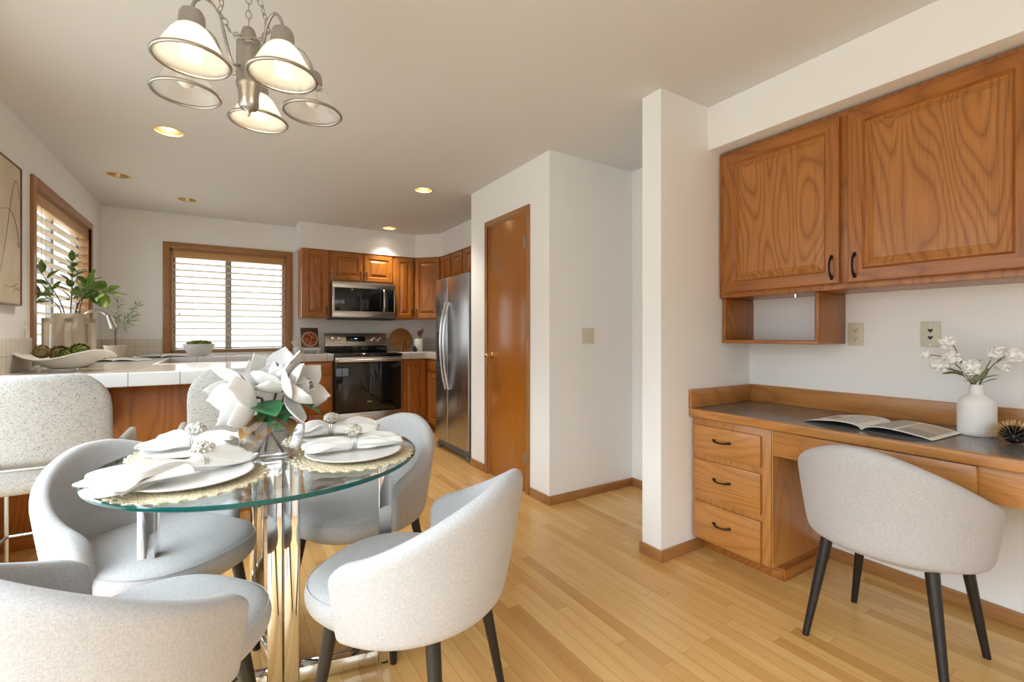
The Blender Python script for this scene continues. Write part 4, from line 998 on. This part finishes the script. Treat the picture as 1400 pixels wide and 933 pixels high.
# handled vase with branches
HX, HY = -.85, 4.115
hv = thing('handled_vase', 'beige stoneware vase with square vertical handles', 'vase', (HX, HY, CZ+.0005), R(-32))
obj('vase_body', MB().lathe([(0, 0), (.085, 0), (.093, .006), (.093, .345), (.089, .353), (.083, .35), (.083, .02), (0, .02)], 48), STONE, hv)
for a in (172, -112, -52, 8):
    mt = Matrix.Rotation(R(a), 4, 'Z')
    m = MB().box(.085, .142, -.017, .017, .288, .322, .006, mat=mt).box(.112, .142, -.017, .017, .03, .322, .006, mat=mt).box(.085, .142, -.017, .017, .012, .046, .006, mat=mt); obj('handle', m, STONE, hv)
def branch(label, pts, leaves, mat, stemmat, base, group, name='leafy_branch', r=.004):
    o = thing(name, label, 'branch', base, 0, group); P3 = [Vector(p) for p in pts]; sm = []
    for i in range(len(P3)-1):
        a = P3[max(0, i-1)]; b = P3[i]; c = P3[i+1]; d = P3[min(len(P3)-1, i+2)]
        for q in range(6):
            t = q/6; sm.append(.5*((2*b) + (c-a)*t + (2*a-5*b+4*c-d)*t*t + (3*b-a-3*c+d)*t**3))
    sm.append(P3[-1]); obj('stem', MB().tube(sm, lambda q: r*(1-.6*q), 7), stemmat, o)
    its = []; n, L, W, start, seed = leaves; rnd = random.Random(seed)
    for i in range(n):
        t = start + (1-start)*(i+.5)/n; k = min(len(sm)-2, int(t*(len(sm)-1))); p = sm[k]; tg = (sm[k+1]-sm[k]).normalized()
        a = i*2.4 + rnd.uniform(-.5, .5); side = tg.orthogonal().normalized(); side.rotate(Matrix.Rotation(a, 3, tg))
        dr = (side*rnd.uniform(.7, 1) + tg*rnd.uniform(.3, .9) + Vector((0, 0, rnd.uniform(-.1, .3)))).normalized()
        its.append((p + dr*L*.12, dr, L*rnd.uniform(.75, 1.15), W*rnd.uniform(.8, 1.15), rnd.uniform(.0, .3), rnd.uniform(-.6, .6)))
    its.append((sm[-1], (sm[-1]-sm[-2]), L*.9, W*.9, .1, 0))
    m = leaf_mesh(its, 8, 5); obj('foliage', m, mat, o, solid=.0008, sharp=80); return o
GB = 'green branches in the handled vase'
rv = lambda r, f, z: (r*.848 + f*.53, -r*.53 + f*.848, z)
B0 = (HX, HY, CZ+.022)
branch('tallest upright green branch in the handled vase', [rv(0, 0, 0), rv(.0, .0, .33), rv(.0, .01, .50), rv(-.01, .02, .68)], (18, .085, .024, .5, 1), LEAFO, STEMD, B0, GB)
branch('green branch leaning left over the window casing', [rv(-.02, .01, 0), rv(-.03, -.01, .33), rv(-.12, -.04, .55), rv(-.25, -.06, .74)], (13, .085, .024, .45, 2), LEAFO, STEMD, B0, GB)
branch('low green branch at the left lip of the handled vase', [rv(-.01, -.02, 0), rv(-.03, -.03, .33), rv(-.10, -.05, .43), rv(-.17, -.06, .46)], (9, .085, .024, .55, 3), LEAFO, STEMD, B0, GB)
branch('green branch arching right past the faucet', [rv(.01, .0, 0), rv(.04, -.01, .34), rv(.15, -.03, .47), rv(.28, -.04, .46)], (20, .10, .03, .5, 4), LEAFO, STEMD, B0, GB)
branch('green branch rising to the right in the handled vase', [rv(.01, .02, 0), rv(.03, .03, .34), rv(.07, .03, .48), rv(.10, .03, .56)], (14, .085, .024, .5, 5), LEAFO, STEMD, B0, GB)
# faucet
fc = thing('faucet', 'brushed nickel gooseneck kitchen faucet behind the handled vase', 'faucet', (-.915, 4.78, CZ))
pts = [(0, 0, .0), (0, 0, .20), (0, 0, .33)] + [(.075-.075*math.cos(a), 0, .33+.075*math.sin(a)) for a in [PI*i/10 for i in range(1, 9)]]
obj('spout', MB().tube(pts, .0125, 14), NICKEL, fc)
obj('spray_head', MB().cyl((.146, 0, .372), (.178, 0, .268), .015, .0215, 18), NICKEL, fc)
obj('base', MB().lathe([(0, 0), (.028, 0), (.028, .008), (.02, .02), (.018, .08), (0, .08)], 24), NICKEL, fc)
obj('lever', MB().cyl((0, -.018, .06), (0, -.045, .06), .011, n=14).tube([(0, -.045, .06), (0, -.06, .09), (0, -.065, .14)], .006, 8), NICKEL, fc)
# potted olive
pt = tag(obj('plant_pot', MB().lathe([(0, 0), (.05, 0), (.056, .004), (.074, .108), (.078, .11), (.078, .122), (.072, .122), (.066, .105), (0, .10)], 36), plain('blush_pot', srgb(214, 196, 178), .8), None, (-.80, 5.25, CZ+.0005), sharp=50), 'small blush pot with a thin tree near the kitchen corner', 'pot')
PO = (-.80, 5.25, CZ+.105)
GO = 'thin olive sprigs in the blush pot'
branch('upright olive sprig in the blush pot', [rv(0, 0, 0), rv(.0, 0, .16), rv(.02, 0, .28), rv(.03, 0, .42)], (24, .055, .008, .45, 6), LEAFS, STEM, PO, GO, 'olive_sprig', .004)
branch('olive sprig spreading right along the back wall', [rv(.005, 0, 0), rv(.01, 0, .16), rv(.10, 0, .26), rv(.20, -.0, .37)], (26, .055, .008, .5, 7), LEAFS, STEM, PO, GO, 'olive_sprig', .003)
branch('short olive sprig low at the right of the blush pot', [rv(.005, .01, 0), rv(.01, .01, .15), rv(.09, .01, .20), rv(.17, .0, .27)], (22, .055, .008, .5, 8), LEAFS, STEM, PO, GO, 'olive_sprig', .003)
# open books
def open_book(name, label, cat, loc, rz, w_, d_, t, seed, pic=None, cover=None, arch=.012):
    o = thing(name, label, cat, loc, rz)
    def page(sx):
        def f(u, v): return Vector((sx*w_*u, -d_/2 + d_*v, .003 + arch*(math.sin(PI*min(1, u**.62*1.0)))**.8 + t*(1-u)**.0*(1-.5*u) ))
        return f
    for sx in (-1, 1):
        m = MB(); up = m.grid(page(sx), 17, 3); n = 17
        lo = [[m.b.verts.new((sx*w_*i/(n-1)*(1+.012), -d_/2+d_*j/2, .003 + max(0., arch*(math.sin(PI*min(1, (i/(n-1))**.62)))**.8 + t*(1-.5*i/(n-1)) - max(t, .003)*1.05*(1-.5*i/(n-1))))) for j in range(3)] for i in range(n)]
        for i in range(n-1):
            for j in range(2): m.b.faces.new((lo[i][j], lo[i][j+1], lo[i+1][j+1], lo[i+1][j]))
            m.b.faces.new((up[i][0], up[i+1][0], lo[i+1][0], lo[i][0])); m.b.faces.new((up[i][2], lo[i][2], lo[i+1][2], up[i+1][2]))
        for j in range(2): m.b.faces.new((up[-1][j], up[-1][j+1], lo[-1][j+1], lo[-1][j]))
        pg = obj('pages', m, PAGE, o, sharp=40)
        for (u0, u1, v0, v1, col) in (pic or {}).get(sx, ()):
            f = page(sx); m = MB(); m.grid(lambda a, b: f(u0+(u1-u0)*a, v0+(v1-v0)*b) + Vector((0, 0, .0006)), 13, 2)
            obj('printed_picture', m, plain('print_%d' % (id(m) % 997), col, .5), pg)
    obj('cover', MB().box(-w_*1.015, w_*1.015, -d_/2-.003, d_/2+.003, 0, .0025, .001), cover or plain('grey_cover', srgb(120, 118, 122), .5), o)
    return o
open_book('open_book', 'open cookbook lying by the white bowl near the back window', 'book', (-.50, 5.52, CZ+.0005), R(8), .21, .27, .010, 1, {-1: [(.1, .9, .1, .9, srgb(150, 148, 152))], 1: [(.1, .9, .15, .9, srgb(196, 194, 196))]}, arch=.02)
open_book('open_book', 'second open book at the corner of the left counter', 'book', (-.70, 4.92, CZ+.0005), R(-20), .16, .24, .008, 2, {1: [(.2, .8, .2, .8, srgb(205, 200, 192))]})
# white bowl with greens
tag(obj('round_bowl', MB().lathe([(0, 0), (.06, 0), (.064, .006), (.10, .035), (.128, .085), (.136, .122), (.132, .123), (.122, .085), (.095, .04), (.05, .014), (0, .014)], 56), CERAM, None, (-.205, 5.60, CZ+.0005), sharp=55), 'round white bowl of green moss on the counter before the back window', 'bowl')
rnd = random.Random(5); m = MB()
for i in range(70):
    a = rnd.uniform(0, 6.28); q = math.sqrt(rnd.random())*.098
    m.ball((q*math.cos(a), q*math.sin(a), rnd.uniform(.0, .018) - .00 + .022*(1-(q/.1)**2)), rnd.uniform(.014, .022), 8, 6, (1, 1, .8))
for i in range(500):
    a = rnd.uniform(0, 6.28); q = math.sqrt(rnd.random())*.11; h = .030*(1-(q/.12)**2)
    m.cyl((q*math.cos(a), q*math.sin(a), h), (q*math.cos(a)+rnd.uniform(-.012, .012), q*math.sin(a)+rnd.uniform(-.012, .012), h+rnd.uniform(.012, .026)), .0022, .0006, 4, False)
mo = tag(obj('moss_filling', m, MOSS, None, (-.205, 5.60, CZ+.112)), 'green moss heaped in the round white bowl', 'moss'); mo['kind'] = 'stuff'
# cookbook on a stand
sb = thing('book_stand', 'small white book stand left of the oven', 'stand', (.855, 5.80, CZ+.0005), R(4))
tl = Matrix.Rotation(R(-14), 4, 'X')
obj('ledge', MB().box(-.11, .11, -.05, .0, .03, .062, .004), WPLAS, sb); obj('back_rest', MB().box(-.07, .07, -.002, .006, .04, .24, .002, mat=tl), WPLAS, sb)
obj('foot', MB().box(-.09, -.07, -.05, .07, .0, .03, .003).box(.07, .09, -.05, .07, .0, .03, .003), WPLAS, sb)
cbm = NT('pizza_cover_print'); _v = cbm.coord((46, 46, 46)); _n = cbm.n('TexVoronoi', i_Scale=1.0); cbm.l(_v, _n.inputs['Vector'])
_v2 = cbm.coord((14, 14, 14)); _n2 = cbm.n('TexNoise', i_Scale=1., i_Detail=2.); cbm.l(_v2, _n2.inputs['Vector'])
_gx = cbm.n('TexCoord'); _gm = cbm.n('VectorMath', operation='DISTANCE'); _gm.inputs[1].default_value = (.0, -.05, .115); cbm.l(_gx.outputs['Object'], _gm.inputs[0])
_c = cbm.ramp(_n.outputs['Distance'], [(.0, srgb(236, 222, 150)), (.3, srgb(196, 110, 50)), (.6, srgb(140, 40, 24)), (.9, srgb(60, 24, 20))])
_c = cbm.mix(cbm.ramp(_n2.outputs['Fac'], [(.48, (0, 0, 0, 1)), (.6, (1, 1, 1, 1))]), _c, srgb(110, 44, 28))
_rim = cbm.mix(cbm.ramp(_gm.outputs['Value'], [(.088, (0, 0, 0, 1)), (.092, (1, 1, 1, 1))]), _c, srgb(196, 160, 120))
cbm = cbm.set(Base_Color=cbm.mix(cbm.ramp(_gm.outputs['Value'], [(.100, (0, 0, 0, 1)), (.106, (1, 1, 1, 1))]), _rim, srgb(84, 62, 50)), Roughness=.35)
bk = thing('cookbook', 'cookbook with a red and yellow food cover on the stand', 'book', (.855, 5.80, CZ+.0625), R(4))
obj('cover', MB().box(-.095, .095, -.024, -.006, .006, .235, .002, mat=tl), cbm, bk)
obj('pages', MB().box(-.090, .093, -.0215, -.0085, .003, .238, .0, mat=tl), PAGE, bk)
tag(obj('mortar', MB().lathe([(0, 0), (.030, 0), (.032, .006), (.026, .016), (.044, .03), (.05, .07), (.046, .072), (.04, .035), (0, .025)], 28), CERAM, None, (.715, 5.72, CZ+.0005), sharp=50), 'small white mortar left of the cookbook stand', 'mortar')
tag(obj('pestle', MB().cyl((0, 0, 0), (-.075, 0, .085), .011, .007, 12).ball((0, 0, 0), .013), CERAM, None, (.725, 5.72, CZ+.052)), 'white pestle leaning in the small mortar', 'pestle')
# right of the oven
cbd = thing('cutting_board', 'round two-tone wooden board leaning on the wall right of the oven', 'cutting board', (1.985, 5.915, CZ+.0005), 0)
M_ = Matrix.Rotation(R(-9), 4, 'X') @ Matrix.Translation((0, 0, .152)) @ Matrix.Rotation(R(90), 4, 'X')
obj('board', MB().lathe([(0, -.009), (.145, -.009), (.152, -.004), (.152, .004), (.145, .009), (0, .009)], 64, mat=M_), ACACIA, cbd)
m = MB().prism([(.152*math.cos(a), .152*math.sin(a)) for a in [PI*1.0 + i*PI*.72/16 for i in range(17)]], 2, .0091, .0098); m.xf(M_); obj('light_stripe', m, wood('pale_wood', srgb(170, 110, 50), srgb(206, 152, 90), 0), cbd)
def mill(label, x):
    o = thing('pepper_mill', label, 'mill', (x, 5.66, CZ+.0005), 0, 'wooden mills right of the oven')
    obj('body', MB().lathe([(0, 0), (.022, 0), (.023, .006), (.018, .02), (.016, .045), (.020, .07), (.019, .085), (0, .085)], 20), DKWOOD, o)
    obj('head', MB().lathe([(0, .086), (.019, .087), (.021, .10), (.014, .115), (.009, .122), (.010, .13), (0, .133)], 20), DKWOOD, o)
mill('left wooden mill before the round cutting board', 1.905); mill('right wooden mill before the round cutting board', 1.985)
kp = thing('pear_ornament', 'small black pear-shaped ornament beside the white crock', 'ornament', (2.06, 5.62, CZ+.0005))
obj('body', MB().lathe([(0, 0), (.02, .001), (.030, .018), (.028, .036), (.016, .058), (.010, .070), (0, .074)], 20), BLACKP, kp); obj('stalk', MB().tube([(0, 0, .07), (.002, 0, .082), (.008, 0, .092)], .0022, 6), BLACKP, kp)
tag(obj('utensil_crock', MB().lathe([(0, 0), (.056, 0), (.060, .005), (.060, .163), (.057, .166), (.053, .163), (.053, .012), (0, .012)], 40), CERAM, None, (2.14, 5.72, CZ+.0005), sharp=50), 'white ceramic utensil crock near the refrigerator', 'crock')
def utensil(name, label, tilt, az, L, head, mat):
    o = thing(name, label, 'utensil', (2.14, 5.72, CZ+.016), 0, 'wooden utensils in the crock', rot=(0, R(tilt), R(az)))
    obj('handle', MB().tube([(0, 0, 0), (0, 0, L)], .0055, 8), mat, o); obj('head', MB().ball((0, 0, L+head[2]*.8), 1, 16, 10, head), mat, o); return o
utensil('wooden_spoon', 'dark wooden spoon with a round head in the white crock', 6, -40, .19, (.034, .012, .038), DKWOOD)
utensil('wooden_spatula', 'slim dark wooden spatula leaning right in the white crock', 12, -20, .21, (.016, .008, .042), DKWOOD)
utensil('wooden_fork', 'pale wooden utensil low in the white crock', 9, -70, .14, (.018, .008, .03), ACACIA)

# ------------------------------------------------------------------ things on the desk
DZ = .775
tag(obj('ceramic_vase', MB().lathe([(0, 0), (.052, 0), (.056, .004), (.057, .02), (.057, .115), (.054, .132), (.045, .147), (.028, .156), (.0215, .164), (.0205, .195), (.0215, .199), (.018, .199), (.0175, .165), (.03, .15), (.05, .12), (.05, .01), (0, .01)], 56), CERAMM, None, (2.52, .575, DZ+.0005), sharp=60), 'matte white bottle vase on the desk holding white flowers', 'vase')
FB = Vector((2.52, .575, DZ+.15))
def pompom(o, c, r, seed):
    rnd = random.Random(seed); m = MB().ball(c, r*.86, 14, 10, (1, 1, .9))
    for k in range(46):
        a = k*2.39996; zz = 1-2*(k+.5)/46; q = math.sqrt(1-zz*zz); d = Vector((q*math.cos(a), q*math.sin(a), zz)); M2 = frame(Vector(c)+d*r*.62, (d + Vector((-d.y, d.x, .4))*1.1).normalized())
        def f(u, v): s_ = -1+2*v; wv = r*.34*math.sin(PI*min(1, u*.8+.18))**.6; return Vector((s_*wv, r*.58*u, r*.16*s_*s_ + r*.12*math.sin(u*3)))
        M3 = M2 @ Matrix.Rotation(rnd.uniform(0, 6.28), 4, 'Y'); add_grid(m, f, M3, 4, 4)
    return obj('blossom', m, BLOOM, o, sharp=80)
ry = lambda r, f, z: Vector((r*.848*.0 + f, -r, z))    # along the right wall: r to image right, f into the wall
def dflower(label, pts, blooms, leaves, seed):
    o = thing('white_flower_stem', label, 'flower', FB, 0, 'white flower stems in the matte vase'); P3 = [ry(*p) for p in pts]; sm = []
    for i in range(len(P3)-1):
        a = P3[max(0, i-1)]; b = P3[i]; c = P3[i+1]; d = P3[min(len(P3)-1, i+2)]
        for q in range(6):
            t = q/6; sm.append(.5*((2*b) + (c-a)*t + (2*a-5*b+4*c-d)*t*t + (3*b-a-3*c+d)*t**3))
    sm.append(P3[-1]); obj('stem', MB().tube(sm, .0016, 6), STEM, o)
    for i, (p, r) in enumerate(blooms): pompom(o, ry(*p), r*1.2, seed+i)
    if leaves:
        m = leaf_mesh([(ry(*b), ry(*d), L, W, .15, ro) for b, d, L, W, ro in leaves], 8, 5); obj('leaf_cluster', m, LEAFD, o, solid=.0008, sharp=80)
dflower('white flower stem reaching far left in front of the phone jack', [(0, 0, 0), (-.012, 0, .05), (-.05, -.01, .115), (-.10, -.02, .155), (-.150, -.02, .160)], [((-.152, -.02, .160), .015), ((-.068, -.02, .15), .022)], [((-.03, 0, .09), (-1, -.2, .35), .075, .019, 0), ((-.03, 0, .09), (-.8, -.3, .05), .07, .018, .4), ((-.025, 0, .095), (-.3, -.3, .9), .05, .011, 0)], 1)
dflower('white flower stem with a high bloom over the phone jack', [(0, 0, 0), (-.015, .01, .06), (-.045, .01, .13), (-.062, .01, .18), (-.07, .0, .205)], [((-.088, .0, .214), .022)], [((-.02, .01, .08), (.3, 0, 1), .075, .019, 0), ((-.02, .01, .08), (0, .3, .8), .055, .012, .5)], 4)
dflower('white flower stem with twin blooms low on the left', [(0, -.005, 0), (-.015, -.02, .06), (-.06, -.03, .105), (-.095, -.03, .115)], [((-.098, -.03, .118), .018), ((-.118, -.035, .120), .014)], [((-.04, -.025, .095), (-1, -.3, 0), .055, .014, .3), ((-.03, -.02, .08), (-.9, .2, .4), .05, .012, -.3)], 7)
dflower('short white flower bloom at the front centre of the vase', [(0, -.005, 0), (.0, -.015, .06), (-.012, -.03, .10)], [((-.006, -.035, .118), .023)], [((.0, -.01, .055), (.2, -.6, .8), .055, .014, 0), ((.0, -.01, .05), (-.5, -.6, .4), .045, .013, 0)], 11)
dflower('white flower stem leaning right with two upper blooms', [(0, 0, 0), (.010, 0, .05), (.035, .0, .11), (.07, -.01, .155), (.10, -.01, .165)], [((.105, -.01, .168), .020), ((.125, .0, .164), .015)], [((.015, 0, .065), (.3, -.3, 1), .06, .013, 0), ((.015, 0, .055), (.9, -.2, .6), .05, .012, .2)], 15)
dflower('white flower stem with one bloom just right of the leaves', [(0, .005, 0), (.008, .01, .06), (.025, .02, .12), (.04, .02, .155)], [((.052, .02, .172), .024), ((.066, .03, .125), .018)], [((.012, .01, .07), (.8, .2, .5), .05, .012, 0)], 19)
pic = {-1: [(.12, .55, .10, .9, srgb(206, 204, 200)), (.62, .80, .30, .62, srgb(140, 110, 80))], 1: [(.06, .44, .06, .92, srgb(168, 163, 156)), (.48, .94, .45, .92, srgb(190, 172, 152)), (.50, .94, .06, .42, srgb(158, 150, 142))]}
mg = open_book('open_magazine', 'open magazine lying face up on the grey desk top', 'magazine', (2.365, .845, DZ+.0005), R(-93), .225, .27, .003, 3, pic, plain('magazine_cover', srgb(70, 70, 74), .35), arch=.020)
ur = thing('spiky_ornament', 'gold and black spiky urchin ornament at the right end of the desk', 'ornament', (2.43, .455, DZ+.0005))
rnd = random.Random(2); n = 120; co = MB().ball((0, 0, .024), .024, 16, 12, (1.25, 1.25, .98))
for i in range(n):
    zz = 1 - (i+.5)/n*1.05; a = i*2.39996; q = math.sqrt(max(0, 1-zz*zz)); d = Vector((q*math.cos(a), q*math.sin(a), max(zz, -.02))).normalized()
    co.cyl(Vector((0, 0, .024)) + d*.018, Vector((0, 0, .024)) + d*.044, .0026, .0020, 6)
obj('core', co, BLACKC, ur)  # black core and spike roots, partly painted shade between the spikes
m = MB()
for i in range(n):
    zz = 1 - (i+.5)/n*1.05; a = i*2.39996; q = math.sqrt(max(0, 1-zz*zz)); d = Vector((q*math.cos(a), q*math.sin(a), max(zz, -.02))).normalized(); L = .086*rnd.uniform(.88, 1.05)*(1-.30*max(0, zz))
    m.cyl(Vector((0, 0, .024)) + d*.043, Vector((0, 0, .024)) + d*L, .0015, .0011, 6)
sp_ = obj('spikes', m, GOLD, ur); sp_['kind'] = 'stuff'
